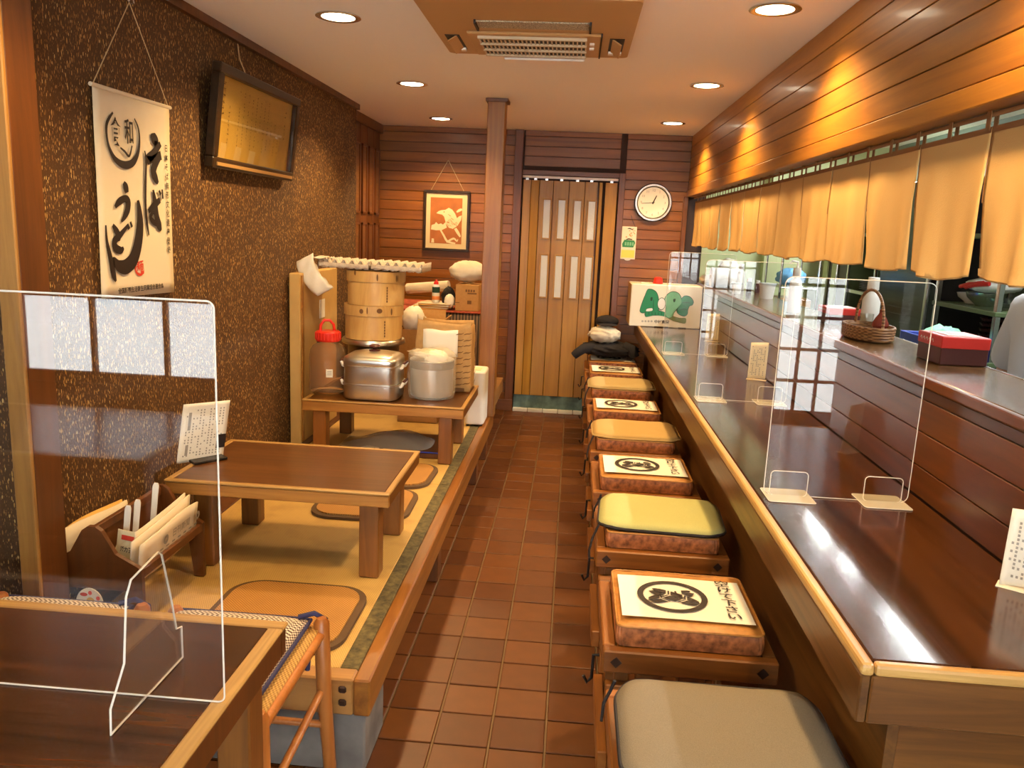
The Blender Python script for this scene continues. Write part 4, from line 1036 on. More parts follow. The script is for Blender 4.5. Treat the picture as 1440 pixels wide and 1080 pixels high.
def calendar():
    x0, x1, z0, z1, y = .385, .507, 1.345, 1.612, YB-.004
    t = thing('paper_calendar', ((x0+x1)/2, y, z0), 'small hanging printed calendar with green and yellow bands', 'calendar')
    q = B(); q.box(x0, x1, y-.006, y-.001, z0, z1, .001); obj('sheet', q, M['paper'], t)
    fr = Fr((x0, y-.0062, z0), (1, 0, 0), (0, 0, 1)); W, H = x1-x0, z1-z0
    q = D(fr); q.rect(.006, W-.008, .012, .075); obj('yellow_band', q, M['yellow'], t)
    q = D(fr); q.poly([(.012, .098), (W-.02, .098), (W-.006, .135), (W-.015, .155), (.025, .158), (.008, .125)]); obj('green_block', q, M['green_print'], t)
    q = D(fr)
    for i in range(4): q.rect(.03+.02*i, .044+.02*i, .112, .14, .0005)
    obj('green_marks', q, M['green_pale'], t)
    q = D(fr)
    q.stroke([(.045, .248, .004), (.06, .252, .008), (.08, .246, .007), (.095, .25, .004)]); q.stroke([(.04, .16, .006), (.06, .166, .01), (.09, .162, .006)]); obj('dark_title', q, M['ink'], t)
    q = D(fr); rr = random.Random(2)
    for i in range(14):
        a, b = rr.uniform(.03, W-.02), rr.uniform(.175, .235); q.stroke([(a, b, .003), (a+.006, b+.006, .004), (a+.011, b-.002, .003)])
    obj('orange_marks', q, M['orange'], t)
    q = B(); q.prism([(.026*math.cos(PI+PI*k/10), .012*math.sin(PI+PI*k/10)) for k in range(11)], lambda a, b, c: Vector(((x0+x1)/2+a, y-.0045+c*.003, z0+b)), 1); obj('lower_tab', q, M['white'], t)
    q = B(); q.tube([(x1-.015, y-.006, z1), (.464, y, 1.665), (.452, y, 1.705)], .002, 6); obj('hanging_string', q, M['cord'], t)
calendar()

# ================================================================== crowded low table
ZT = .6155
def jar():
    c = (-1.325, 4.31, ZT)
    t = thing('plastic_jar', c, 'large clear brown jar with a red screw cap on the crowded table', 'jar')
    q = B(); q.lathe([(.080, .001), (.099, .012), (.102, .03), (.102, .19), (.100, .195), (.102, .2), (.100, .215), (.097, .235), (.082, .262), (.062, .275), (.060, .285)], c, 36); o = obj('jar_body', q, M['jar'], t, True)
    md = o.modifiers.new('thick', 'SOLIDIFY'); md.thickness = .0025; md.offset = -1
    q = B(); q.lathe([(.0, .278), (.064, .278), (.068, .285), (.068, .327), (.060, .335), (0, .336)], c, 32); bmesh.ops.translate(q.bm, verts=q.bm.verts, vec=(0, 0, .0085)); cp = obj('cap', q, M['redplast'], t, True)
    for k in range(24):
        a = 2*PI*k/24; q = B(); x, y = c[0]+.0685*math.cos(a), c[1]+.0685*math.sin(a); q.box(x-.002, x+.002, y-.002, y+.002, c[2]+.296, c[2]+.335); obj('cap_rib', q, M['redplast'], cp)
    q = B(); q.tube([(c[0]-.036, c[1]-.03, c[2]+.33), (c[0]-.034, c[1]-.02, c[2]+.375), (c[0]-.018, c[1]-.01, c[2]+.40), (c[0]+.01, c[1], c[2]+.40), (c[0]+.028, c[1]+.01, c[2]+.378), (c[0]+.032, c[1]+.02, c[2]+.33)], .008, 10); obj('carry_handle', q, M['redplast'], t, True)
    fr = Fr((c[0]+.02, c[1]-.1015, c[2]+.10), (1, .25, 0), (0, 0, 1)); q = B(); q.grid(lambda u, v: fr(.036*(u), .045*v, -.0+.002*math.sin(PI*u)), 4, 2); lb = obj('paper_label', q, M['paper'], t)
    q = D(Fr(fr(.006, .01, .0025), (1, .25, 0), (0, 0, 1)))
    for i in range(3): q.rect(0, .024, .004+.009*i, .007+.009*i)
    obj('label_print', q, M['grey_ink'], lb)
jar()

def square_pot():
    c = (-1.052, 4.265, ZT)
    t = thing('square_steamer_pot', c, 'two-tier square aluminium pot with white side handles on the crowded table', 'pot')
    hw, hd = .150, .138; P = 5
    q = B(); q.lathe([(.88, .001), (.96, .006), (1., .02), (1., .075), (1.03, .080), (1.03, .086), (1.0, .090)], c, 48, 1, 1); 
    def sq(prof, name, mat='alu'):
        q = B(); q.lathe([(r, z) for r, z in prof], c, 56, hw, hd, P); return obj(name, q, M[mat], t, True)
    q.bm.free()
    sq([(.90, .001), (.97, .005), (1., .018), (1., .078), (1.035, .082), (1.035, .088), (.99, .0885)], 'lower_tier')
    sq([(.985, .089), (.99, .092), (.99, .178), (1.02, .181), (1.02, .186), (.99, .1865)], 'upper_tier')
    lid = sq([(1.0, .187), (1.01, .19), (1.01, .214), (.98, .226), (.85, .238), (.5, .250), (.2, .254), (0, .255)], 'lid')
    q = B(); q.lathe([(.030, .253), (.030, .258), (.012, .262), (.012, .268), (.028, .274), (.030, .281), (.022, .286), (0, .287)], c, 20); obj('lid_knob', q, M['boxbrown'], lid, True)
    for zt in (.068, .168):
        for s in (-1, 1):
            for yy in (-.045, .045):
                q = B(); x = c[0]+s*(hw+.002)
                q.tube([(x, c[1]+yy-.0, c[2]+zt), (x+s*.010, c[1]+yy-.004, c[2]+zt+.004), (x+s*.020, c[1]+yy, c[2]+zt+.026)], .0085, 8); obj('side_handle', q, M['white'], t, True)
            q = B(); q.tube([(c[0]+s*(hw+.020), c[1]-.05, c[2]+zt+.027), (c[0]+s*(hw+.024), c[1], c[2]+zt+.031), (c[0]+s*(hw+.020), c[1]+.05, c[2]+zt+.027)], .007, 8); obj('handle_grip', q, M['boxbrown'], t, True)
square_pot()

def tall_stack():
    c = (-1.135, 4.575, ZT)
    t = thing('stock_pot', c, 'dull dark aluminium stock pot carrying the bamboo steamers', 'pot')
    q = B(); q.lathe([(.13, .001), (.145, .012), (.148, .03), (.148, .245), (.152, .25)], c, 40); obj('pot_body', q, M['alu_dull'], t, True)
    q = B(); q.lathe([(.148, .2505), (.178, .252), (.182, .258), (.182, .272), (.176, .281), (0, .283)], c, 48); obj('lid', q, M['alu'], t, True)
    def steamer(z, h, r, label, d):
        s = thing('bamboo_steamer', (c[0]+d, c[1], z), label, 'steamer', 'round bamboo steamers stacked on the stock pot')
        C = (c[0]+d, c[1], z)
        q = B(); q.lathe([(r-.012, .0), (r, .0), (r, h-.004), (r-.012, h-.004), (r-.012, .0)], C, 48, ring=True); obj('hoop', q, M['bamboo'], s, True)
        q = B(); q.lathe([(r+.0005, h-.062), (r+.007, h-.060), (r+.007, h-.002), (r+.0005, h-.001)], C, 48, ring=True); bd = obj('rim_band', q, M['bamboo'], s, True)
        q = B(); q.lathe([(0, h-.005), (r-.013, h-.005), (r-.013, h-.001), (0, h-.001)], C, 40); obj('woven_lid', q, M['rush'], s, True)
        for k in range(6):
            a = -.95+.0; zz = .02+k*(h-.10)/6+.0; x, y = C[0]+(r+.0008)*math.cos(a), C[1]+(r+.0008)*math.sin(a)
            q = B(); q.box(x-.003, x+.003, y-.002, y+.002, z+zz, z+zz+.012, rot=rz(a+PI/2)); obj('binding_stitch', q, M['scorch'], s)
        for a, w, zz in (((-1.75, .012, h-.05), (-1.55, .004, h-.045), (-1.15, .016, h-.045), (-.72, .006, h-.05)) if d == 0 else ((-2.1, .007, h-.03), (-1.3, .005, h-.05), (-.62, .004, h-.055), (-.56, .004, h-.055))):
            fr = D(Fr((C[0]+(r+.0075)*math.cos(a), C[1]+(r+.0075)*math.sin(a), z+zz), (-math.sin(a), math.cos(a), 0), (0, 0, 1))); fr.disc(0, .018, w, .014 if w > .006 else .02, 14); obj('scorch_mark', fr, M['scorch'], bd)
    steamer(ZT+.2835, .196, .163, 'lower bamboo steamer with dark scorch marks on its rim', 0)
    steamer(ZT+.480, .190, .161, 'upper bamboo steamer under the egg trays', .012)
    z0 = ZT+.671
    def tray(x0, z, label, a):
        e = thing('egg_tray', (x0+.145, c[1]+.01, z), label, 'egg tray', 'grey pulp egg trays on the steamers')
        nx = ny = 6
        def top(u, v):
            cx, cy = u*nx, v*ny
            hgt = .5+.5*math.cos(2*PI*cx)*1
            b = math.cos(2*PI*cx)+math.cos(2*PI*cy)
            return Vector((x0+.29*u, c[1]-.145+.29*v, z+.026+.022*max(-1.1, min(1.6, b))*.8))
        q = B(); q.grid(top, 48, 48); o = obj('pulp_cups', q, M['carton_grey'], e, True)
        md = o.modifiers.new('thick', 'SOLIDIFY'); md.thickness = .004; md.offset = -1
        pts = [(x0, c[1]-.145), (x0+.29, c[1]-.145), (x0+.29, c[1]+.145), (x0, c[1]+.145)]
        q = B()
        for i in range(4):
            p, r = pts[i], pts[(i+1) % 4]
            q.grid(lambda u, v: Vector((p[0]+(r[0]-p[0])*u, p[1]+(r[1]-p[1])*u, z+.004+.010*abs(math.sin(6*PI*u))*(1-v)+.030*v)), 36, 2)
        o = obj('tray_edge', q, M['carton_grey'], e, True); md = o.modifiers.new('thick', 'SOLIDIFY'); md.thickness = .004
        e.rotation_euler = (0, a, 0)
        return e
    tray(c[0]-.285, z0+.003, 'grey pulp egg tray on the steamers, on the side of the straw wall', .02)
    tray(c[0]+.012, z0, 'grey pulp egg tray on the steamers, on the side of the bird picture', .02)
    b = thing('noodle_bag', (c[0]-.30, c[1]-.03, z0), 'crumpled clear and white bag hanging off the egg trays', 'bag')
    nz = noise(9)
    def f(u, v):
        th = 2*PI*u; e = min(1, 6*min(v, 1-v)+.15)**.5; cx, sn = math.cos(th), math.sin(th); k = (abs(cx)**3.5+abs(sn)**3.5)**(-1/3.5)
        a, d = (.046+.006*nz((u*2, v*4, 1)))*cx*k, (.022+.008*nz((u*5, v*4, 2)))*sn*k*e
        zz = z0+.060-.185*v
        return Vector((c[0]-.350+.115*v*v+a, c[1]-.17+d, zz+a*.55+.006*nz((u*7, v*7, 4))))
    q = B(); q.grid(f, 28, 16, closed_u=True); bmesh.ops.holes_fill(q.bm, edges=[e for e in q.bm.edges if e.is_boundary]); obj('bag_film', q, M['bagwhite'], b, True)
    q = B(); q.grid(lambda u, v: Vector((c[0]-.345+.12*u+.004*math.sin(v*9), c[1]-.17+.12*v, z0+.063+.006*math.sin(u*7+v*5)+.004*u)), 12, 12); o = obj('bag_flap', q, M['bagwhite'], b, True); md = o.modifiers.new('thick', 'SOLIDIFY'); md.thickness = .004
tall_stack()

def bagged_pot():
    c = (-.748, 4.345, ZT)
    t = thing('bagged_pot', c, 'round metal pot wrapped in a knotted clear plastic bag', 'pot')
    q = B(); q.lathe([(.09, .004), (.112, .012), (.118, .035), (.118, .205), (.123, .21), (.121, .214), (.112, .214), (0, .216)], c, 40); obj('pot_body', q, M['alu'], t, True)
    q = B(); q.lathe([(.119, .165), (.121, .17), (.124, .205), (.119, .2055)], c, 40, ring=True); obj('dark_rim', q, M['alu_dull'], t, True)
    nz = noise(12)
    def f(u, v):
        th = 2*PI*u; r = .1325+.005*nz((math.cos(th)*2, math.sin(th)*2, v*2.5))+.0022*math.sin(th*9+v*8)
        if v > .78: r *= 1-.55*(v-.78)/.22
        if v < .1: r *= .93+.7*v
        return Vector((c[0]+r*math.cos(th), c[1]+r*math.sin(th), c[2]+.002+.258*min(1, v*1.16)+(0.012*nz((u*9, v*4, 5)) if v > .3 else 0)))
    q = B(); q.grid(f, 56, 22, closed_u=True); obj('plastic_bag', q, M['film'], t, True)
    def k(v): return 1+.25*nz((v.x*2, v.y*2, v.z*2))
    q = B(); q.sphere((c[0]+.03, c[1]-.06, c[2]+.225), .062, .05, .045, 24, 14, k); obj('knotted_cloth', q, M['bagwhite'], t, True)
    q = B(); q.sphere((c[0]-.03, c[1]-.02, c[2]+.245), .095, .08, .022, 24, 12, k); obj('folded_cloth', q, M['creamcloth'], t, True)
    q = B(); q.sphere((c[0]+.035, c[1]-.085, c[2]+.185), .035, .025, .04, 20, 12, k); obj('hanging_corner', q, M['bagwhite'], t, True)
bagged_pot()

def paper_bag():
    x0, x1, y0, y1, h = -.875, -.555, 4.515, 4.70, .385
    t = thing('paper_bag', ((x0+x1)/2, (y0+y1)/2, ZT), 'brown printed kraft paper bag with a white sheet on its front', 'bag')
    nz = noise(21)
    pts = rrect(x0, x1, y0, y1, .012, 2)
    def f(u, v):
        i = u*len(pts); k = int(i) % len(pts); fr = i-int(i); p, r = pts[k], pts[(k+1) % len(pts)]
        x, y = p[0]+(r[0]-p[0])*fr, p[1]+(r[1]-p[1])*fr
        cx, cy = (x0+x1)/2, (y0+y1)/2; g = 1-.02*v+.05*math.sin(PI*v)*.6
        top = h+.016*math.sin(u*14+1)+.010*math.sin(u*37)
        return Vector((cx+(x-cx)*g+.004*nz((x*9, v*3, 0)), cy+(y-cy)*g+.005*nz((x*12, v*5, 3)), ZT+.001+top*v))
    q = B(); q.grid(f, 72, 14, closed_u=True); s = obj('bag_sides', q, M['kraft'], t, True); md = s.modifiers.new('thick', 'SOLIDIFY'); md.thickness = .0015
    q = B(); q.box(x0+.01, x1-.01, y0+.01, y1-.01, ZT+.001, ZT+.004); obj('bag_base', q, M['kraft'], t)
    q = B(); q.grid(lambda u, v: Vector((x0+.045+.20*u, y0-.015-.004*math.sin(PI*v), ZT+.20+.155*v+.004*math.sin(u*8))), 8, 6); o = obj('white_sheet', q, M['paper'], t, True); md = o.modifiers.new('thick', 'SOLIDIFY'); md.thickness = .0012
    rr = random.Random(8); q = D(Fr((x1-.075, y0-.0125, ZT), (1, 0, 0), (0, 0, 1)))
    for b in range(9):
        for a in (0.0, .045):
            z = .04+b*.037+rr.uniform(-.006, .006); q.stroke([(a-.012, z, .003), (a+.004, z+.006, .006), (a+.02, z+.007, .005), (a+.033, z+.014, .002)], .002)
    q.rect(-.012, .045, .006, .024, .002)
    obj('front_print', q, M['kraft_ink'], t)
    q = D(Fr((x1+.0135, y0, ZT), (0, 1, 0), (0, 0, 1)))
    for b in range(8):
        z = .05+b*.04+rr.uniform(-.006, .006); q.stroke([(.03, z, .003), (.06, z+.006, .006), (.10, z+.01, .005), (.14, z+.02, .002)], .002)
    obj('side_print', q, M['kraft_ink'], t)
paper_bag()

def more_clutter():
    # thick pale board against the straw wall
    t = thing('leaning_board', (-1.525, 4.66, .30), 'thick pale wooden board leaning upright against the straw wall', 'board')
    q = B(); q.box(-1.547, -1.485, 4.32, 5.02, .3005, 1.262, .004); obj('board_slab', q, M['cardpale'], t)
    q = B(); q.box(-1.4848, -1.478, 4.335, 4.365, .31, 1.25, .002); obj('board_batten', q, M['apron'], t)
    q = B(); q.box(-1.4848, -1.482, 4.66, 4.76, .98, 1.09); obj('paper_label', q, M['paper'], t)
    # white air purifier
    t = thing('air_purifier', (-.575, 5.08, .30), 'slim white rounded appliance standing beside the wooden pillar', 'appliance')
    q = B(); q.prism(rrect(-.640, -.515, 4.96, 5.20, .03), lambda a, b, c: Vector((a, b, .312+c*.345)), 1); o = obj('body', q, M['white'], t, True); md = o.modifiers.new('soft', 'BEVEL'); md.width = .012; md.segments = 3
    q = B(); q.box(-.605, -.55, 5.02, 5.12, .6575, .660, .001); obj('control_plate', q, M['cream'], t)
    for a, b in ((-.62, 4.985), (-.535, 4.985), (-.62, 5.165), (-.535, 5.165)):
        q = B(); q.cyl((a, b, .3), (a, b, .313), .009, 10); obj('foot', q, M['black'], t)
    # cloth covered chest behind
    t = thing('covered_chest', (-1.0, 5.95, .298), 'low chest draped in dark striped cloth with red edging', 'chest')
    X0, X1, Y0, Y1, zt = -1.44, -.635, 5.60, 6.35, .955
    q = B(); q.box(X0, X1, Y0, Y1, .2985, zt, .006); obj('chest_body', q, M['card'], t)
    q = B(); q.grid(lambda u, v: Vector((X0-.004+(X1-X0+.012)*u, Y0-.010-.006*math.sin(u*60)*(1-v), .32+(zt-.32)*v)), 120, 3); o = obj('striped_drape', q, M['stripecloth'], t, True); md = o.modifiers.new('thick', 'SOLIDIFY'); md.thickness = .003
    q = B(); q.grid(lambda u, v: Vector((X1+.010+.006*math.sin(u*50)*(1-v), Y0+(Y1-Y0)*u, .32+(zt-.32)*v)), 90, 3); obj('side_drape', q, M['stripecloth'], t, True)
    q = B(); q.box(X0-.008, X1+.014, Y0-.020, Y1, zt+.0005, zt+.012, .004); obj('top_cloth', q, M['redtrim'], t)
    zt += .013
    t = thing('cardboard_box', (-.72, 5.75, zt), 'small brown cardboard box by the pillar under the white bag', 'box')
    bx = (-.815, -.650, 5.625, 5.86); q = B(); q.box(*bx, zt, zt+.185, .003); obj('carton', q, M['card'], t)
    q = B(); q.box((bx[0]+bx[1])/2-.015, (bx[0]+bx[1])/2+.015, bx[2]-.001, bx[3]+.001, zt+.1855, zt+.187); obj('tape', q, M['cardpale'], t)
    q = D(Fr((bx[0], bx[2]-.0005, zt), (1, 0, 0), (0, 0, 1))); q.rect(.085, .115, .05, .075); q.rect(.085, .15, .12, .13); q.rect(.0, .03, .055, .06)
    for i in range(4): q.rect(.07+.018*i, .083+.018*i, .135, .152)
    obj('box_print', q, M['kraft_ink'], t)
    def lump(name, c, r, mat, label, cat, seed, amp=.2, parts=()):
        t = thing(name, (c[0], c[1], c[2]-r[2]), label, cat); nz = noise(seed)
        q = B(); q.sphere(c, r[0], r[1], r[2], 32, 18, lambda v: 1+amp*nz((v.x*2.2, v.y*2.2, v.z*2.2))+amp*.4*nz((v.x*6, v.y*6, v.z*6))); obj('folded_cloth', q, M[mat], t, True)
        return t
    lump('white_sack', (-.745, 5.74, zt+.272), (.135, .10, .075), 'creamcloth', 'puffy off-white cloth sack on the small cardboard box', 'sack', 3, .14)
    lump('black_cloth', (-.880, 5.73, zt+.08), (.05, .05, .075), 'blackcloth', 'bundled black cloth beside the cardboard box', 'cloth', 5, .2)
    lump('white_towel', (-.86, 5.652, zt+.06), (.036, .028, .05), 'bagwhite', 'crumpled white towel under the black cloth', 'towel', 6, .2)
    t = thing('rolled_paper', (-1.0, 5.85, zt+.1), 'long roll of off-white paper lying on the newspapers', 'paper roll')
    q = B(); q.cyl((-1.22, 5.92, zt+.115), (-.90, 5.86, zt+.155), .038, 20); obj('roll', q, M['creamcloth'], t, True)
    t = thing('spray_can', (-1.0, 5.70, zt+.045), 'small white spray can with a green band and red nozzle', 'spray can')
    c = (-.965, 5.69, zt+.045)
    q = B(); q.lathe([(0, 0), (.026, 0), (.027, .004), (.027, .115), (.02, .128), (0, .13)], c, 24); obj('can_body', q, M['white'], t, True)
    q = B(); q.lathe([(.0274, .07), (.0276, .071), (.0276, .11), (.0274, .111)], c, 24, ring=True); obj('green_band', q, M['green_dark'], t, True)
    q = B(); q.lathe([(.017, .128), (.017, .145), (.008, .15), (.008, .16), (0, .161)], c, 16); obj('nozzle', q, M['redplast'], t, True)
    q = B(); q.lathe([(.0274, .02), (.0277, .021), (.0277, .045), (.0274, .046)], c, 24, ring=True); obj('orange_band', q, M['orange'], t, True)
    for i in range(6):
        t = thing('newspaper', (-.98, 5.74, zt+.007*i), 'folded newspaper in the pile on the striped chest, %s' % ORD[i], 'newspaper', 'folded newspapers on the chest')
        a = (-1)**i*.06*i; q = B(); q.box(-1.15+.015*i, -.87+.008*i, 5.625, 5.86, zt+.0072*i+.0003, zt+.0072*(i+1), .002, rot=rz(a*.5)); obj('folded_sheets', q, M['news' if i % 2 else 'aged'], t)
        q = D(Fr((-1.10, 5.66, zt+.0072*(i+1)), (1, 0, 0), (0, 1, 0), .0002)); 
        for k in range(5): q.rect(.0, .16, .02+.03*k, .03+.03*k)
        o = obj('print_block', q, M['orange' if i == 5 else 'grey_ink'], t); 
    # small old monitor
    t = thing('small_monitor', (-1.36, 5.70, zt), 'small dark screen monitor with beige frame behind the steamers', 'monitor')
    q = B(); q.box(-1.44, -1.22, 5.66, 5.80, zt+.02, zt+.30, .008); obj('monitor_case', q, M['black'], t)
    q = B(); q.box(-1.44, -1.22, 5.652, 5.6595, zt+.02, zt+.06, .002); obj('lower_bezel', q, M['creamcloth'], t)
    q = B(); q.box(-1.425, -1.235, 5.653, 5.6595, zt+.065, zt+.29, .001); obj('screen', q, M['kit_dark'], t)
    q = B(); q.box(-1.39, -1.27, 5.68, 5.78, zt, zt+.02, .003); obj('monitor_stand', q, M['black'], t)
    # open carton and white bag behind the table
    t = thing('open_carton', (-.97, 5.08, .298), 'tall open brown carton behind the kraft paper bag', 'box')
    cx0, cx1, cy0, cy1, z1 = -1.075, -.82, 4.98, 5.22, .90
    for (a, b, c, d) in ((cx0, cx1, cy0, cy0+.005), (cx0, cx1, cy1-.005, cy1), (cx0, cx0+.005, cy0+.005, cy1-.005), (cx1-.005, cx1, cy0+.005, cy1-.005)):
        q = B(); q.box(a, b, c, d, .2995, z1); obj('carton_side', q, M['card'], t)
    q = B(); q.box(cx0, cx1, cy0, cy1, .299, .304); obj('carton_base', q, M['card'], t)
    q = B(); q.box(cx1-.005, cx1, cy0, cy1, z1, z1+.09, rot=ry(.5), pivot=(cx1, 0, z1)); obj('carton_flap', q, M['card'], t)
    q = B(); q.box(cx0, cx1, cy1-.005, cy1, z1, z1+.11, rot=rx(-.3), pivot=(0, cy1, z1)); obj('carton_flap', q, M['card'], t)
    q = B(); q.tube([(-.935, cy0-.004, .86), (-.945, cy0-.006, .93), (-.955, cy0, 1.0)], .005, 6); obj('handle_strip', q, M['creamcloth'], t)
    lump('white_plastic_bag', (-1.0, 5.06, .955), (.075, .06, .085), 'bagwhite', 'white plastic bag stuffed into the open carton', 'bag', 11, .16)
    # flattened bags under the crowded table
    t = thing('plastic_sack', (-.98, 4.40, .2995), 'shiny grey plastic sack lying under the crowded table', 'sack')
    nz = noise(14)
    q = B(); q.grid(lambda u, v: Vector((-1.27+.56*u, 4.20+.36*v, .3035+(.135*math.sin(PI*u)**.8*(.25+.75*u)*math.sin(PI*v)**.7)+.010*nz((u*5, v*5, 0))*math.sin(PI*u)*math.sin(PI*v))), 36, 24); obj('sack_film', q, M['film_dense'], t, True)
    q = B(); q.grid(lambda u, v: Vector((-1.20+.30*u, 4.19+.10*v, .3055+.030*math.sin(PI*u)*math.sin(PI*v)+.008*nz((u*4, v*4, 3))*math.sin(PI*u)*math.sin(PI*v))), 18, 8); obj('white_fold', q, M['bagwhite'], t, True)
    q = D(Fr((-1.03, 4.185, .325), (1, 0, .1), (0, .5, .8))); q.ring(0, .012, .004, .007, 14); q.stroke([(.02, .004, .002), (.03, .014, .004), (.05, .012, .003)]); obj('printed_mark', q, M['ink'], t)
    t = thing('flat_navy_case', (-.80, 4.30, .2995), 'flat dark case with a blue edge under the crowded table', 'case')
    q = B(); q.box(-.93, -.675, 4.19, 4.60, .3, .330, .005); obj('case_body', q, M['post_dark'], t)
    q = B(); q.box(-.93, -.675, 4.185, 4.19, .331, .338, .001); obj('blue_edge', q, M['bluebox'], t)
more_clutter()
# ================================================================== screens
def sheet_pts(x0, x1, z0, z1, r): return rrect(x0, x1, z0, z1, r, 6)
def edge_tube(q, pts, y, r=.0014): q.tube([(a, y, b) for a, b in pts], r, 5, closed=True)
def table_screen():
    y = 1.226; x0, x1, z0, z1 = -1.42, -.561, .7215, 1.418
    t = thing('acrylic_screen', (-.70, y, .7205), 'tall clear acrylic screen on a cross foot standing on the dining table', 'screen')
    pts = sheet_pts(x0, x1, z0, z1, .012)
    q = B(); q.prism(pts, lambda a, b, c: Vector((a, y+c, b)), .003); sh = obj('clear_sheet', q, M['acrylic'], t)
    q = B(); edge_tube(q, pts, y+.0015, .0017); obj('polished_edge', q, M['acrylic_edge'], sh, True)
    for xs in (-.702, -1.25):
        foot = [(1.115, .7215), (1.357, .7215), (1.357, .785), (1.338, .79), (1.325, .85), (1.296, .955), (1.283, .965), (1.195, .953), (1.178, .93), (1.163, .82), (1.118, .765)]
        q = B(); q.prism(foot, lambda a, b, c: Vector((xs+c, a, b)), .003); f = obj('cross_foot', q, M['acrylic'], t)
        q = B(); q.tube([(xs+.0015, a, b) for a, b in foot], .0019, 5, closed=True); obj('polished_edge', q, M['acrylic_edge'], f, True)
table_screen()
def counter_screen(y, x0, x1, label, first=False):
    t = thing('acrylic_screen', ((x0+x1)/2, y, .8305), label, 'screen', 'acrylic screens across the bar counter')
    z0 = .8325; pts = sheet_pts(x0, x1, z0, 1.455, .022)
    q = B(); q.prism(pts, lambda a, b, c: Vector((a, y+c, b)), .003); sh = obj('clear_sheet', q, M['acrylic'], t)
    q = B(); edge_tube(q, pts, y+.0015, .0013); obj('polished_edge', q, M['acrylic_edge'], sh, True)
    for xa in (x0+.015, x1-.125):
        up = sheet_pts(xa, xa+.105, .8325, .905, .012)
        q = B(); q.prism(up, lambda a, b, c: Vector((a, y-.0045+c, b)), .003); f = obj('foot_bracket', q, M['acrylic'], t)
        q = B(); edge_tube(q, up, y-.003, .0013); obj('polished_edge', q, M['acrylic_edge'], f, True)
        bp = rrect(xa-.012, xa+.118, y-.062, y+.058, .008, 3)
        q = B(); q.prism(bp, lambda a, b, c: Vector((a, b, .8308+c)), .003); b2 = obj('foot_plate', q, M['acrylic_foot'], t)
        q = B(); q.tube([(a, b, .8323) for a, b in bp], .0013, 5, closed=True); obj('polished_edge', q, M['acrylic_edge'], b2, True)
counter_screen(2.265, .582, .985, 'clear acrylic screen on the bar counter nearest the viewer')
counter_screen(3.62, .582, .985, 'clear acrylic screen in the middle of the bar counter')
counter_screen(5.03, .582, .985, 'clear acrylic screen on the bar counter nearest the printed carton')

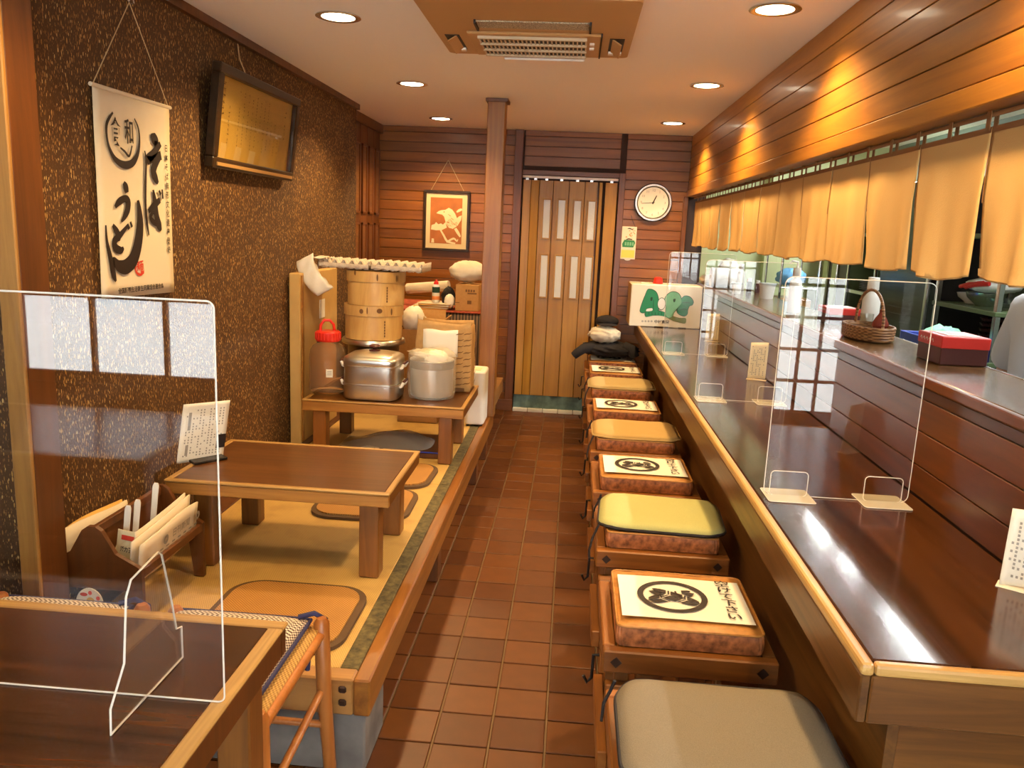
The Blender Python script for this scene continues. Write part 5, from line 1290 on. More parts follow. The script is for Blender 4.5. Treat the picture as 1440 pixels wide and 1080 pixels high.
# ================================================================== newspaper rack, menu sheet
def rack():
    X = -1.385
    t = thing('newspaper_rack', (X, 2.37, .302), 'dark saddle shaped wooden newspaper rack beside the corner post', 'rack')
    prof = [(-.15, .302), (-.15, .50), (-.135, .51), (-.07, .545), (-.03, .615), (-.012, .628), (.012, .628), (.03, .615), (.07, .545), (.135, .51), (.15, .50), (.15, .302), (.115, .302), (.10, .43), (-.10, .43), (-.115, .302)]
    for y in (2.165, 2.565):
        q = B(); q.prism(prof, lambda a, b, c: Vector((X+a, y+c, b)), .016); obj('end_panel', q, M['post_dark'], t)
    for a, z in ((0, .61), (-.142, .485), (.142, .485)):
        q = B(); q.box(X+a-.008, X+a+.008, 2.1815, 2.5645, z-.014, z+.014, .002); obj('rail', q, M['post_dark'], t)
    for a in (-.10, -.06, .06, .10):
        q = B(); q.box(X+a-.016, X+a+.016, 2.1815, 2.5645, .44, .448, .001); obj('trough_slat', q, M['post_dark'], t)
    q = B(); q.box(X-.004, X+.004, 2.1815, 2.5645, .449, .595); obj('divider', q, M['post_dark'], t)
    rr = random.Random(5)
    def paper(x, lean, y0, y1, h, label, mat='news', title=False):
        p = thing('newspaper', (x, (y0+y1)/2, .449), label, 'newspaper', 'newspapers in the rack')
        q = B(); q.grid(lambda u, v: Vector((x+lean*v+.004*math.sin(u*6+x*90), y0+(y1-y0)*u, .4495+h*v*(1+.10*math.sin(u*3+x*50)))), 14, 4); o = obj('folded_sheets', q, M[mat], p, True)
        md = o.modifiers.new('thick', 'SOLIDIFY'); md.thickness = .005; md.offset = -1
        q = D(Fr((x+lean*.62+.0105, y0+.02, .449+h*.62), (0, 1, 0), (lean, 0, h), .002))
        if title: q.text('news', .22, .012, rot=0); q.ring(.12, .01, .006, .016, 16); q.ring(.335, .012, .006, .016, 16)
        for k in range(9): q.rect(.01+.038*k, .03+.038*k, -.018, -.012); q.rect(.01+.038*k, .028+.038*k, -.030, -.024)
        obj('print', q, M['grey_ink'], p)
    paper(X+.122, .016, 2.185, 2.56, .125, 'outermost newspaper in the rack, its masthead facing the aisle', title=True)
    paper(X+.102, .012, 2.19, 2.56, .140, 'second newspaper in the rack, just behind the masthead')
    paper(X+.082, .010, 2.24, 2.56, .150, 'third newspaper in the rack, behind two others')
    paper(X-.118, -.016, 2.185, 2.55, .125, 'outermost newspaper in the rack on the wall side', 'aged')
    paper(X-.098, -.012, 2.19, 2.55, .135, 'inner newspaper in the rack on the wall side')
    p = thing('advert_card', (X+.055, 2.29, .449), 'small yellow and red advert card tucked in the rack', 'card')
    q = B(); q.box(X+.025, X+.085, 2.245, 2.247, .4495, .59, .0005, rot=ry(.15)); obj('card', q, M['cream'], p)
    fr = Fr((X+.032, 2.2445, .50), (1, 0, -.15), (.15, 0, 1)); q = D(fr); q.rect(.004, .052, .062, .078); obj('red_band', q, M['red_ink'], p)
    q = D(fr); q.text('card', .028, .03, sx=.62, sy=.9); obj('lettering', q, M['ink'], p)
    for i, (x, y, z) in enumerate(((X+.045, 2.29, .655), (X+.060, 2.32, .665), (X+.062, 2.43, .685))):
        f = thing('hand_fan', (x, y, .449), ['white fan handle upright in the rack, closest to the viewer', 'white fan handle upright in the rack, second of three', 'white fan handle standing apart at the far end of the rack'][i], 'fan', 'fans standing in the rack')
        q = B(); q.prism([(-.009, .55), (.009, .55), (.010, z-.012), (.006, z-.002), (-.006, z-.002), (-.010, z-.012)], lambda a, b, c: Vector((x+a-(z-b)*.12, y+c, b)), .004); obj('handle', q, M['white'], f)
        q = B(); q.prism([(.045*math.cos(2*PI*k/20), .502+.052*math.sin(2*PI*k/20)) for k in range(20)], lambda a, b, c: Vector((x-.012+a*.35, y+.0005+a+c, b)), .002); obj('fan_leaf', q, M['cream'], f)
    p = thing('round_plaque', (X-.01, 2.157, .36), 'small round printed plaque on the end of the newspaper rack', 'plaque')
    fr = Fr((X-.015, 2.1640, .385), (1, 0, 0), (0, 0, 1))
    q = B(); q.prism([(.042*math.cos(2*PI*k/28), .048*math.sin(2*PI*k/28)) for k in range(28)], lambda a, b, c: fr(a, b, c), .004); obj('disc', q, M['paper'], p)
    q = D(fr); q.disc(.004, -.002, .016, .022, 16, c=.0048); q.disc(.008, -.036, .022, .006, 14, c=.0048); obj('yellow_print', q, M['aged'], p)
    q = D(fr); q.disc(-.016, .028, .012, .006, 12, c=.005); q.disc(.004, .034, .006, .007, 12, c=.005); q.disc(.028, .018, .006, .007, 12, c=.005); q.stroke([(.0, .006, .004), (.006, .0, .005), (.004, -.012, .004)], .0055); obj('red_print', q, M['red_ink'], p)
rack()
def menu_sheet():
    t = thing('menu_sheet', (-1.34, 2.84, .6405), 'curled printed menu sheet standing at the wall end of the bare low table', 'menu')
    def f(u, v): return Vector((-1.425+.115*u+.05*v*v-.02*v+.012*math.sin(PI*v), 2.77+.14*u+.01*v, .642+.225*v-.006*u))
    q = B(); q.grid(f, 10, 16); o = obj('sheet', q, M['paper'], t, True); md = o.modifiers.new('thick', 'SOLIDIFY'); md.thickness = .0015
    rr = random.Random(3)
    q = B()
    def mark(u0, u1, v0, v1):
        n = Vector((.75, -.62, 0))*.0022; q.bm.faces.new([q.bm.verts.new(f(a, b)+n) for a, b in ((u0, v0), (u1, v0), (u1, v1), (u0, v1))])
    for i in range(12):
        u = .10+.07*i
        for k in range(18):
            v = .10+.045*k
            if rr.random() < (.8 if i % 3 else .3): mark(u, u+.028, v, v+.026)
    mark(.14, .20, .55, .85); mark(.14, .20, .12, .30)
    obj('print', q, M['grey_ink'], t)
    q = B()
    n = Vector((.75, -.62, 0))*.003; q.bm.faces.new([q.bm.verts.new(f(a, b)+n) for a, b in ((.80, .18), (1, .18), (1, .42), (.80, .42))]); obj('dark_picture', q, M['ink'], t)
    q = B(); q.box(-1.43, -1.30, 2.80, 2.93, .6405, .650, .002, rot=rz(.85)); obj('stand_base', q, M['black'], t)
menu_sheet()

# ================================================================== on the counter
def carton():
    x0, x1, y0, y1, z0, z1 = .462, 1.028, 6.46, 6.80, .832, 1.165
    x0 = .47
    t = thing('printed_carton', ((x0+x1)/2, y0, z0), 'white egg carton box with bulging green lettering at the end of the counter', 'box')
    q = B(); q.box(x0, x1, y0, y1, z0, z1, .004); obj('carton_body', q, M['boxwhite'], t)
    q = B(); q.box(x0-.002, x1+.002, (y0+y1)/2-.03, (y0+y1)/2+.03, z1+.0002, z1+.0015); obj('tape', q, M['cardpale'], t)
    q = B(); q.box(x0-.003, x0-.0003, y0+.01, y1-.01, z0+.01, z1-.005); obj('brown_side', q, M['card'], t)
    fr = Fr((x0, y0, z0), (1, 0, 0), (0, 0, 1)); W, H = x1-x0, z1-z0
    def P(px, py):
        u = (px-(150+.0*py))/1120; return (u*W, (760+.045*(px-150)-py)/(610)*H)
    def blob(q, pts, grow=0., c=0.):
        cx = sum(p[0] for p in pts)/len(pts); cy = sum(p[1] for p in pts)/len(pts); out = []
        n = len(pts)
        for i in range(n):
            p0, p1, p2, p3 = pts[i-1], pts[i], pts[(i+1) % n], pts[(i+2) % n]
            for k in range(4):
                s = k/4; x, y = [.5*((2*p1[j])+(-p0[j]+p2[j])*s+(2*p0[j]-5*p1[j]+4*p2[j]-p3[j])*s*s+(-p0[j]+3*p1[j]-3*p2[j]+p3[j])*s**3) for j in (0, 1)]
                d = math.hypot(x-cx, y-cy) or 1; x += (x-cx)/d*grow; y += (y-cy)/d*grow; out.append(P(x, y))
        f = q.bm.faces.new([q.bm.verts.new(fr(a, b, c)) for a, b in out]); return q
    Hh = [(310, 540), (330, 450), (370, 330), (400, 245), (440, 230), (510, 250), (560, 300), (590, 400), (600, 520), (560, 545), (510, 535), (480, 500), (420, 510), (395, 560), (350, 570)]
    Pp = [(690, 360), (730, 300), (800, 268), (880, 285), (930, 340), (950, 430), (900, 500), (850, 560), (830, 620), (770, 640), (720, 600), (715, 480), (695, 420)]
    Ee = [(950, 370), (1000, 330), (1080, 345), (1135, 410), (1120, 460), (1080, 475), (1060, 520), (1060, 580), (1020, 615), (950, 600), (900, 560), (900, 510), (940, 450)]
    Low = [(395, 570), (430, 545), (560, 540), (680, 560), (760, 600), (780, 650), (700, 625), (560, 605), (430, 630), (400, 610)]
    Sw = [(750, 620), (830, 620), (950, 645), (1040, 650), (1040, 725), (950, 715), (850, 690), (770, 655)]
    q = D(fr)
    for s in (Hh, Pp, Ee, Low): blob(q, s, 9, .0004)
    obj('lettering_outline', q, M['green_dark'], t)
    q = D(fr); blob(q, Hh, 0, .0010); blob(q, Ee, 0, .0012); blob(q, Low, 0, .0014); obj('green_lettering', q, M['green_print'], t)
    q = D(fr); blob(q, Pp, 0, .0016); obj('pale_lettering', q, M['green_pale'], t)
    q = D(fr); blob(q, Sw, 0, .0006); obj('olive_swash', q, M['olive_print'], t)
    q = D(fr); blob(q, [(460, 350), (490, 345), (490, 390), (465, 395)], 0, .002)
    blob(q, [(820, 375), (855, 370), (850, 410), (830, 415)], 0, .0022); q.stroke([P(970, 425)+(.004,), P(1040, 420)+(.004,), P(1090, 430)+(.003,)], .0022); q.stroke([P(930, 530)+(.004,), P(1000, 515)+(.005,), P(1055, 530)+(.003,)], .0022)
    q.stroke([P(510, 380)+(.003,), P(515, 460)+(.004,), P(520, 530)+(.003,)], .0022)
    for k in range(5): q.stroke([P(450+50*k, 560)+(.003,), P(455+50*k, 600)+(.004,)], .0022)
    obj('lettering_lines', q, M['green_dark'], t)
    q = D(fr); q.ring(*P(640, 440), .9, 1., 28, .032, .050, c=.0023); obj('egg_outline', q, M['green_dark'], t)
    q = D(fr); q.disc(*P(640, 440), .029, .045, 24, c=.0024); blob(q, [(418, 515), (495, 505), (500, 540), (412, 548)], 0, .0024); obj('white_egg', q, M['white'], t)
    q = D(fr); a, b = P(665, 708); q.text('carton', a, b); obj('name_lettering', q, M['ink'], t)
    q = D(fr)
    for k in range(4):
        a, b = P(360+48*k, 695); q.ring(a, b, .005, .008, 8); q.rect(a-.006, a+.006, b-.002, b+.002, .0003)
    obj('faded_lettering', q, M['grey_ink'], t)
    q = D(fr); q.rect(.20, .31, .0, .006); q.rect(.39, .45, .0, .006); obj('dark_slots', q, M['ink'], t)
    t = thing('wooden_stick', (.56, 6.6, z1), 'short pale stick lying on top of the printed carton', 'stick')
    q = B(); q.tube([(.545, 6.50, z1+.008), (.60, 6.53, z1+.010), (.615, 6.52, z1+.008)], .006, 8); obj('stick', q, M['cream'], t, True)
    t = thing('red_knob', (.69, 6.62, z1), 'small red plastic knob on the printed carton', 'cup')  # an indistinct red knob, modelled as an upturned cup
    q = B(); q.lathe([(0, .002), (.036, .002), (.038, .01), (.034, .045), (.02, .055), (0, .056)], (.69, 6.62, z1), 24); obj('knob_body', q, M['redplast'], t, True)
    q = B(); q.lathe([(.0385, .004), (.041, .006), (.041, .014), (.0385, .015)], (.69, 6.62, z1), 24, ring=True); obj('knob_rim', q, M['redplast'], t, True)
carton()
def counter_menu(x, y, h, rot, label, mat='paper'):
    t = thing('menu_card', (x, y, .8305), label, 'menu', 'menu cards on the bar counter')
    q = B(); q.grid(lambda u, v: Vector((x-.045+.09*u, y+.02*v+.012*math.sin(PI*u)*(1-v), .832+h*v+.008*u)), 8, 8); o = obj('sheet', q, M[mat], t, True); md = o.modifiers.new('thick', 'SOLIDIFY'); md.thickness = .0015
    q = D(Fr((x-.045, y-.001, .84), (1, 0, 0), (0, .12, 1), .004)); rr = random.Random(int(y*100))
    for i in range(8):
        for k in range(int(h/.009)-4):
            if rr.random() < (.75 if i % 2 else .25): q.rect(.010+.009*i, .0145+.009*i, .016+.009*k, .0215+.009*k)
    obj('print', q, M['grey_ink'], t)
    q = B(); q.box(x-.05, x+.05, y-.012, y+.03, .8305, .8315); obj('card_base', q, M[mat], t)
    t.rotation_euler.z = rot
counter_menu(1.005, 1.70, .17, -.6, 'white menu card standing near the end of the counter, at the picture edge')
counter_menu(.985, 4.22, .19, -.35, 'pale card standing in for a reflection between the middle and far acrylic screens', 'cream')  # solid card added where the screen only shows a reflection
counter_menu(1.00, 5.72, .19, -.35, 'pale card standing in for a reflection behind the far acrylic screen', 'cream')  # another solid card in place of a screen reflection

# ================================================================== on the serving ledge
ZL = 1.1805
def red_box(x, y, w, d, h, label):
    t = thing('red_lidded_box', (x, y, ZL), label, 'box', 'red boxes on the serving ledge')
    q = B(); q.box(x-w/2, x+w/2, y-d/2, y+d/2, ZL+.0005, ZL+h*.72, .003); obj('box_body', q, M['boxbrown'], t)
    q = B(); q.box(x-w/2-.002, x+w/2+.002, y-d/2-.002, y+d/2+.002, ZL+h*.58, ZL+h, .003); lid = obj('red_lid', q, M['boxred'], t)
    q = D(Fr((x-w/2-.002, y+d/2, ZL+h*.64), (0, -1, 0), (0, 0, 1), .0008))
    for k in range(5): q.stroke([(.02+.022*k, .012, .002), (.028+.022*k, .018, .004), (.034+.022*k, .008, .003)]); 
    obj('lid_marks', q, M['paper'], lid)
    q = B(); q.box(x-w*.28, x+w*.40, y-d*.28, y+d*.35, ZL+h+.0003, ZL+h+.0015); tp = obj('white_top_label', q, M['paper'], lid)
    q = D(Fr((x-.02, y-.02, ZL+h+.0016), (1, 0, 0), (0, 1, 0))); q.rect(0, .03, .0, .012); q.rect(.0, .012, .02, .05); obj('red_print', q, M['boxred'], lid)
red_box(1.262, 2.735, .148, .178, .092, 'red lidded dark box closest on the serving ledge, right of the big screen')
red_box(1.262, 3.90, .14, .18, .075, 'red lidded box behind the handled basket on the ledge')
def basket():
    c = (1.185, 3.29, ZL)
    t = thing('handled_basket', c, 'shallow oval wicker basket with an arched handle on the ledge', 'basket')
    ax, ay = .085, .155
    q = B(); q.lathe([(.80, .002), (.92, .004), (1.0, .05), (1.0, .052), (.93, .052), (.85, .008), (0, .006)], c, 40, ax, ay); obj('woven_body', q, M['wicker'], t, True)
    for z in (.012, .022, .032, .042):
        g = .955+.045*z/.05; q = B(); q.tube([(c[0]+ax*g*1.01*math.cos(2*PI*k/40), c[1]+ay*g*1.01*math.sin(2*PI*k/40), c[2]+z) for k in range(40)], .005, 6, closed=True); obj('woven_coil', q, M['wicker'], t, True)
    q = B(); q.tube([(c[0]+ax*math.cos(2*PI*k/40), c[1]+ay*math.sin(2*PI*k/40), c[2]+.053) for k in range(40)], .006, 6, closed=True); obj('rim', q, M['wicker'], t, True)
    q = B(); q.tube([(c[0]-.0+.0*k, c[1]+(ay-.004)*math.cos(PI*k/16), c[2]+.05+.145*math.sin(PI*k/16)**.8) for k in range(17)], .006, 8); obj('handle', q, M['wicker'], t, True)
    t = thing('wooden_shaker', (c[0]+.015, c[1]-.08, ZL+.008), 'red-brown gourd shaped shaker standing in the basket', 'shaker')
    q = B(); q.lathe([(0, .0), (.028, .0), (.034, .008), (.034, .02), (.030, .026), (.024, .045), (.031, .055), (.030, .065), (.020, .085), (.010, .10), (.007, .108), (.009, .114), (.006, .119), (0, .12)], (c[0]+.015, c[1]-.08, ZL+.008), 28); obj('turned_body', q, M['shaker'], t, True)
    t = thing('drinking_glass', (c[0], c[1]+.03, ZL+.008), 'small clear glass standing in the basket behind the shaker', 'glass')
    q = B(); q.lathe([(0, 0), (.022, 0), (.027, .09), (.025, .09), (.021, .006), (0, .005)], (c[0], c[1]+.03, ZL+.008), 24); obj('glass_body', q, M['glass'], t, True)
basket()
def bottle(x, y, h, r, label, pump=False):
    t = thing('white_bottle', (x, y, ZL), label, 'bottle', 'white bottles on the ledge')
    c = (x, y, ZL+.0004)
    q = B(); q.lathe([(0, 0), (r*.92, 0), (r, .006), (r, h*.62), (r*.86, h*.70), (r*.55, h*.76), (r*.55, h*.78), (0, h*.78)], c, 28); obj('bottle_body', q, M['white'], t, True)
    q = B(); q.lathe([(r*.64, h*.781), (r*.66, h*.785), (r*.62, h), (0, h*1.0)], c, 24); cp = obj('cap', q, M['white'], t, True)
    if pump:
        q = B(); q.tube([(x, y, ZL+h), (x, y, ZL+h+.03), (x-.03, y, ZL+h+.034), (x-.04, y, ZL+h+.02)], .006, 8); obj('pump_spout', q, M['white'], cp, True)
bottle(1.26, 3.50, .235, .036, 'tall white bottle with a wide cap beside the handled basket')
bottle(1.165, 4.33, .235, .032, 'tall white pump bottle standing behind the screen with the window reflection', True)
bottle(1.24, 6.10, .19, .028, 'slim white bottle near the paper roll at the far end of the ledge')
def ledge_rest():
    t = thing('paper_towel_roll', (1.17, 6.35, ZL), 'big white kitchen paper roll lying at the far end of the ledge', 'paper roll')
    q = B(); q.lathe([(.018, 0), (.072, 0), (.074, .004), (.074, .236), (.072, .24), (.018, .24), (.018, 0)], (0, 0, 0), 40, ring=True); bmesh.ops.rotate(q.bm, verts=q.bm.verts, cent=(0, 0, 0), matrix=ry(PI/2)); bmesh.ops.translate(q.bm, verts=q.bm.verts, vec=(1.06, 6.35, ZL+.0745)); obj('paper_roll', q, M['white'], t, True)
    q = B(); q.lathe([(.0175, -.001), (.0175, .241), (.014, .241), (.014, -.001), (.0175, -.001)], (0, 0, 0), 24, ring=True); bmesh.ops.rotate(q.bm, verts=q.bm.verts, cent=(0, 0, 0), matrix=ry(PI/2)); bmesh.ops.translate(q.bm, verts=q.bm.verts, vec=(1.06, 6.35, ZL+.0745)); obj('core_tube', q, M['card'], t, True)
    nz = noise(31)
    t = thing('folded_towel', (1.10, 6.68, ZL), 'pale folded towel in the corner beside the paper roll', 'towel')
    q = B(); q.sphere((1.10, 6.68, ZL+.037), .07, .09, .036, 28, 14, lambda v: 1+.18*nz((v.x*2, v.y*2, v.z*2))); obj('towel_folds', q, M['creamcloth'], t, True)
    t = thing('white_plastic_bag', (1.22, 6.66, ZL), 'puffy white plastic bag behind the paper roll', 'bag')
    q = B(); q.sphere((1.245, 6.66, ZL+.105), .085, .10, .105, 28, 16, lambda v: 1+.16*nz((v.x*3, v.y*3, v.z*3))); obj('bag_film', q, M['bagwhite'], t, True)
    for i, (x, y, h, r, l) in enumerate(((1.12, 5.62, .075, .035, 'white plastic tub at the ledge edge behind the far screen'), (1.25, 5.30, .10, .05, 'squat white container on the ledge in front of the dish rack'))):
        t = thing('plastic_tub', (x, y, ZL), l, 'tub', 'white tubs on the ledge')
        q = B(); q.lathe([(0, 0.0004), (r*.8, .0004), (r, h*.85), (r*1.05, h*.86), (r*1.05, h), (0, h)], (x, y, ZL), 28); obj('tub_body', q, M['white'], t, True)
        q = B(); q.lathe([(r*1.06, h*.88), (r*1.09, h*.9), (r*1.09, h), (0, h*1.02)], (x, y, ZL), 28); obj('lid', q, M['dish'], t, True)
    for i, (x, y, h, r, m) in enumerate(((1.275, 5.98, .085, .016, 'redplast'), (1.255, 5.86, .10, .018, 'kit_brown'), (1.30, 5.80, .09, .017, 'boxbrown'))):
        t = thing('seasoning_jar', (x, y, ZL), ['little red seasoning jar near the slim white bottle', 'dark brown seasoning jar, in front of the slim white bottle', 'dark red seasoning jar on the kitchen side edge'][i], 'jar', 'seasoning jars on the ledge')
        q = B(); q.lathe([(0, .0004), (r, .0004), (r, h*.7), (r*.7, h*.76), (0, h*.76)], (x, y, ZL), 18); obj('jar_body', q, M['dish'] if i == 0 else M[m], t, True)
        q = B(); q.lathe([(r*.8, h*.761), (r*.8, h), (0, h)], (x, y, ZL), 18); obj('cap', q, M[m] if i == 0 else M['white'], t, True)
ledge_rest()

# ================================================================== noren over the pass
def noren():
    ya, n, w, X = 1.24, 14, .394, .955
    t = thing('noren_curtain', (X, ya, 1.48), 'long split ochre cloth curtain with brown loops hanging over the serving pass', 'curtain')
    q = B(); q.cyl((X, ya-.05, 1.860), (X, YB-.006, 1.860), .006, 10); obj('hanging_rod', q, M['noren_trim'], t, True)
    for i in range(n):
        y0 = ya+w*i; rr = random.Random(i+3); a1, a2, a3 = rr.uniform(.6, 1.2), rr.uniform(0, 6), rr.uniform(0, 6); bow = rr.uniform(.004, .014)
        def f(u, v):
            d = 1-v; sp = max(0, d-.45)/.55
            yy = y0+.001+(w-.002)*(u if sp == 0 else .5+(u-.5)*(1-.022*sp))
            fold = .010*a1*math.sin(PI*2*u*1.5+a2)*d + .008*math.sin(PI*2*u*3+a3)*d*d + (.014*(abs(2*u-1)**6))*sp + .014*math.exp(-((u-.5)*6)**2)*(0 if i % 3 else 1)*d
            z = 1.832-.348*d-.006*math.sin(PI*u)*d - bow*d*(1-abs(2*u-1))
            return Vector((X+fold, yy, z))
        q = B(); q.grid(f, 30, 20); pn = obj('cloth_panel', q, M['noren'], t, True); md = pn.modifiers.new('thick', 'SOLIDIFY'); md.thickness = .002
        q = B(); q.grid(lambda u, v: f(u, .012+.05*v)+Vector((-.0022, 0, 0)), 30, 2); obj('bottom_hem', q, M['noren'], pn, True)
        q = B(); q.grid(lambda u, v: f(u, .96+.04*v)+Vector((-.0026, 0, 0)), 10, 2); obj('top_band', q, M['noren_trim'], pn, True)
        q = B(); q.grid(lambda u, v: f(.985+.014*u, .5+.46*v)+Vector((-.0026, 0, 0)), 2, 12); obj('seam_tape', q, M['noren_trim'], pn, True)
        for k in range(2):
            yl = y0+w*(.02+.5*k); q = B()
            q.box(X-.0095, X-.0075, yl-.010, yl+.010, 1.822, 1.866); q.box(X+.0075, X+.0095, yl-.010, yl+.010, 1.828, 1.866); q.box(X-.0095, X+.0095, yl-.010, yl+.010, 1.8661, 1.8675); obj('hanging_loop', q, M['noren_trim'], t)
noren()
# ================================================================== clothes left on the last stool
def clothes():
    y0 = 6.56
    def heap(name, c, r, mat, label, cat, seed, amp):
        t = thing(name, (c[0], c[1], c[2]-r[2]*.9), label, cat); nz = noise(seed)
        q = B(); q.sphere(c, r[0], r[1], r[2], 44, 24, lambda v: 1+amp*nz((v.x*2.4, v.y*2.4, v.z*2.4))+amp*.5*nz((v.x*7, v.y*7, v.z*5))); o = obj('folded_cloth', q, M[mat], t, True); return t
    t = heap('black_jacket', (.33, y0-.02, .625), (.235, .17, .062), 'blackcloth', 'heaped black jacket on the last stool by the door', 'jacket', 41, .16)
    nz = noise(43)
    q = B(); q.tube([(.20, y0-.10, .64), (.12, y0-.15, .635), (.07, y0-.17, .60), (.045, y0-.165, .575)], .040, 14, taper=[1, 1, .9, .8]); obj('sleeve', q, M['blackcloth'], t, True)
    q = B(); q.tube([(.44, y0-.10, .66), (.50, y0-.12, .64), (.535, y0-.13, .58)], .045, 14, taper=[1, 1, .85]); obj('sleeve', q, M['blackcloth'], t, True)
    heap('cream_sweater', (.285, y0-.055, .745), (.125, .09, .068), 'creamcloth', 'crumpled cream knit garment on top of the black jacket', 'sweater', 45, .17)
    t = heap('knit_hat', (.30, y0+.03, .845), (.095, .085, .048), 'blackcloth', 'black knit hat topping the pile of clothes', 'hat', 47, .05)
    q = B(); q.sphere((.30, y0-.07, .826), .08, .06, .010, 20, 8); obj('hat_brim', q, M['blackcloth'], t, True)
clothes()

# ================================================================== kitchen behind the pass
def kitchen():
    for i, (y0, y1) in enumerate(((2.0, 3.2), (3.8, 5.0), (5.5, 6.7))):
        t = thing('tube_lamp', (2.15, (y0+y1)/2, ZC), ['kitchen ceiling tube lamp above the cook', 'kitchen ceiling tube lamp above the dish shelf', 'kitchen ceiling tube lamp by the pale green wall'][i], 'ceiling light', 'tube lamps on the kitchen ceiling')
        q = B(); q.box(2.10, 2.20, y0, y1, ZC-.035, ZC-.0005, .004); obj('lamp_housing', q, M['white'], t)
        q = B(); q.cyl((2.15, y0+.03, ZC-.06), (2.15, y1-.03, ZC-.06), .016, 12); obj('tube', q, M['tube'], t, True)
        for y in (y0+.015, y1-.03):
            q = B(); q.box(2.135, 2.165, y, y+.015, ZC-.08, ZC-.034, .002); obj('tube_holder', q, M['white'], t)
        l = bpy.data.lights.new('tube_light', 'AREA'); l.shape = 'RECTANGLE'; l.size = .06; l.size_y = y1-y0; l.energy = 28; l.color = (.90, .96, 1.)
        o = bpy.data.objects.new('tube_light', l); COL.objects.link(o); o.parent = t; o.location = (0, 0, -.085)
    # dish shelf unit of green steel with clear shelves
    X = 2.12
    t = thing('dish_shelf', (X+.2, 4.5, 0), 'green steel dish shelf unit behind the red lidded box', 'shelf')
    for y in (4.18, 4.86):
        for x in (X, X+.40):
            q = B(); q.box(x-.014, x+.014, y-.014, y+.014, 0, 1.95, .003); obj('post', q, M['chrome'], t)
    for z in (.12, .62, .98, 1.235, 1.62, 1.92):
        q = B(); q.box(X-.02, X+.42, 4.16, 4.88, z-.012, z+.012, .003); obj('shelf_board', q, M['kit_green'], t)
    q = B(); q.box(X+.421, X+.43, 4.16, 4.88, .1, 1.95); obj('back_panel', q, M['kit_green'], t)
    def plates(x, y, z, n, r, label, mat='dish', grp='plates on the kitchen shelves'):
        for k in range(n):
            p = thing('dish', (x, y, z+.013*k), label+', '+ORD[k], 'plate', grp)
            q = B(); q.lathe([(0, 0.0005), (r*.6, .0005), (r, .011), (r, .0125), (r*.6, .004), (0, .004)], (x, y, z+.013*k), 28); obj('dish_body', q, M[mat], p, True)
    def bowl(x, y, z, r, h, mat, label):
        p = thing('bowl', (x, y, z), label, 'bowl', 'bowls on the kitchen shelves')
        q = B(); q.lathe([(0, .0005), (r*.45, .0005), (r*.5, .01), (r*.9, h*.6), (r, h), (r*.96, h), (r*.84, h*.6), (r*.4, .016), (0, .014)], (x, y, z), 28); obj('bowl_body', q, M[mat], p, True)
    z = 1.2475
    bowl(X+.12, 4.56, z, .10, .075, 'chrome', 'steel bowl on the dish shelf, topped by a cloth'); bowl(X+.10, 4.32, z, .09, .06, 'glass', 'clear glass bowl on the dish shelf, beside the steel bowl'); bowl(X+.14, 4.74, z, .085, .06, 'dish', 'pale bowl on the dish shelf at its post')
    nz = noise(51)
    p = thing('striped_cloth', (X+.11, 4.52, z+.075), 'folded white and red dishcloth on the steel bowl', 'cloth')
    q = B(); q.sphere((X+.12, 4.50, z+.115), .13, .15, .04, 26, 12, lambda v: 1+.14*nz((v.x*2, v.y*2, v.z*2))); obj('cloth_folds', q, M['white'], p, True)
    for k in range(2):
        q = B(); q.tube([(X+.0, 4.60-.06*k, z+.10), (X-.005, 4.50-.06*k, z+.118), (X+.03, 4.42-.06*k, z+.13)], .012, 8); obj('red_stripe', q, M['boxred'], p, True)
    for k in range(8): bowl(X+.12, 4.42, .9925+.028*k, .075, .035, 'dish_dark', 'dark lacquer bowl stacked below the steel bowl shelf, '+ORD[k])
    p = thing('blue_crate', (X+.02, 4.30, .632), 'blue plastic crate below the dish shelf', 'crate')
    p.location = (1.92, 4.25, 0)
    WL[p.name] = Vector((1.92, 4.25, 0))
    for c in ((1.80, 2.06, 4.08, 4.10), (1.80, 2.06, 4.50, 4.52), (1.80, 1.815, 4.10, 4.50), (2.045, 2.06, 4.10, 4.50)):
        q = B(); q.box(*c, .86, 1.10, .003); obj('crate_side', q, M['bluebox'], p)
    q = B(); q.box(1.80, 2.06, 4.08, 4.52, .845, .859); obj('crate_base', q, M['bluebox'], p)
    q = B(); q.sphere((1.93, 4.30, 1.06), .10, .17, .09, 24, 12, lambda v: 1+.25*nz((v.x*4, v.y*4, v.z*4))); obj('green_contents', q, M['green_pale'], p, True)
    p = thing('prep_table', (1.93, 4.3, 0), 'low steel prep table carrying the blue crate', 'table')
    q = B(); q.box(1.78, 2.08, 3.95, 4.65, .815, .844, .003); obj('table_top', q, M['chrome'], p)
    for x in (1.80, 2.04):
        for y in (3.97, 4.61): q = B(); q.box(x, x+.025, y, y+.025, 0, .8145); obj('leg', q, M['chrome'], p)
    # black refrigerator, brown cabinet, glazed cupboard
    t = thing('black_refrigerator', (X+.2, 5.3, 0), 'tall black kitchen cabinet with louvred front and steel corner post', 'cabinet')
    q = B(); q.box(X-.02, X+.40, 4.93, 5.74, 0, 1.95, .006); obj('body', q, M['kit_dark'], t)
    for k in range(12): q = B(); q.box(X-.024, X-.0205, 4.97, 5.70, 1.04+.045*k, 1.075+.045*k, .001); obj('front_louvre', q, M['kit_dark'], t)
    q = B(); q.box(X-.04, X-.0205, 4.925, 4.955, 0, 1.95, .002); obj('steel_edge', q, M['chrome'], t)
    t = thing('plate_cupboard', (X+.2, 6.05, 0), 'green kitchen cupboard with stacked plates behind the basket', 'cupboard')
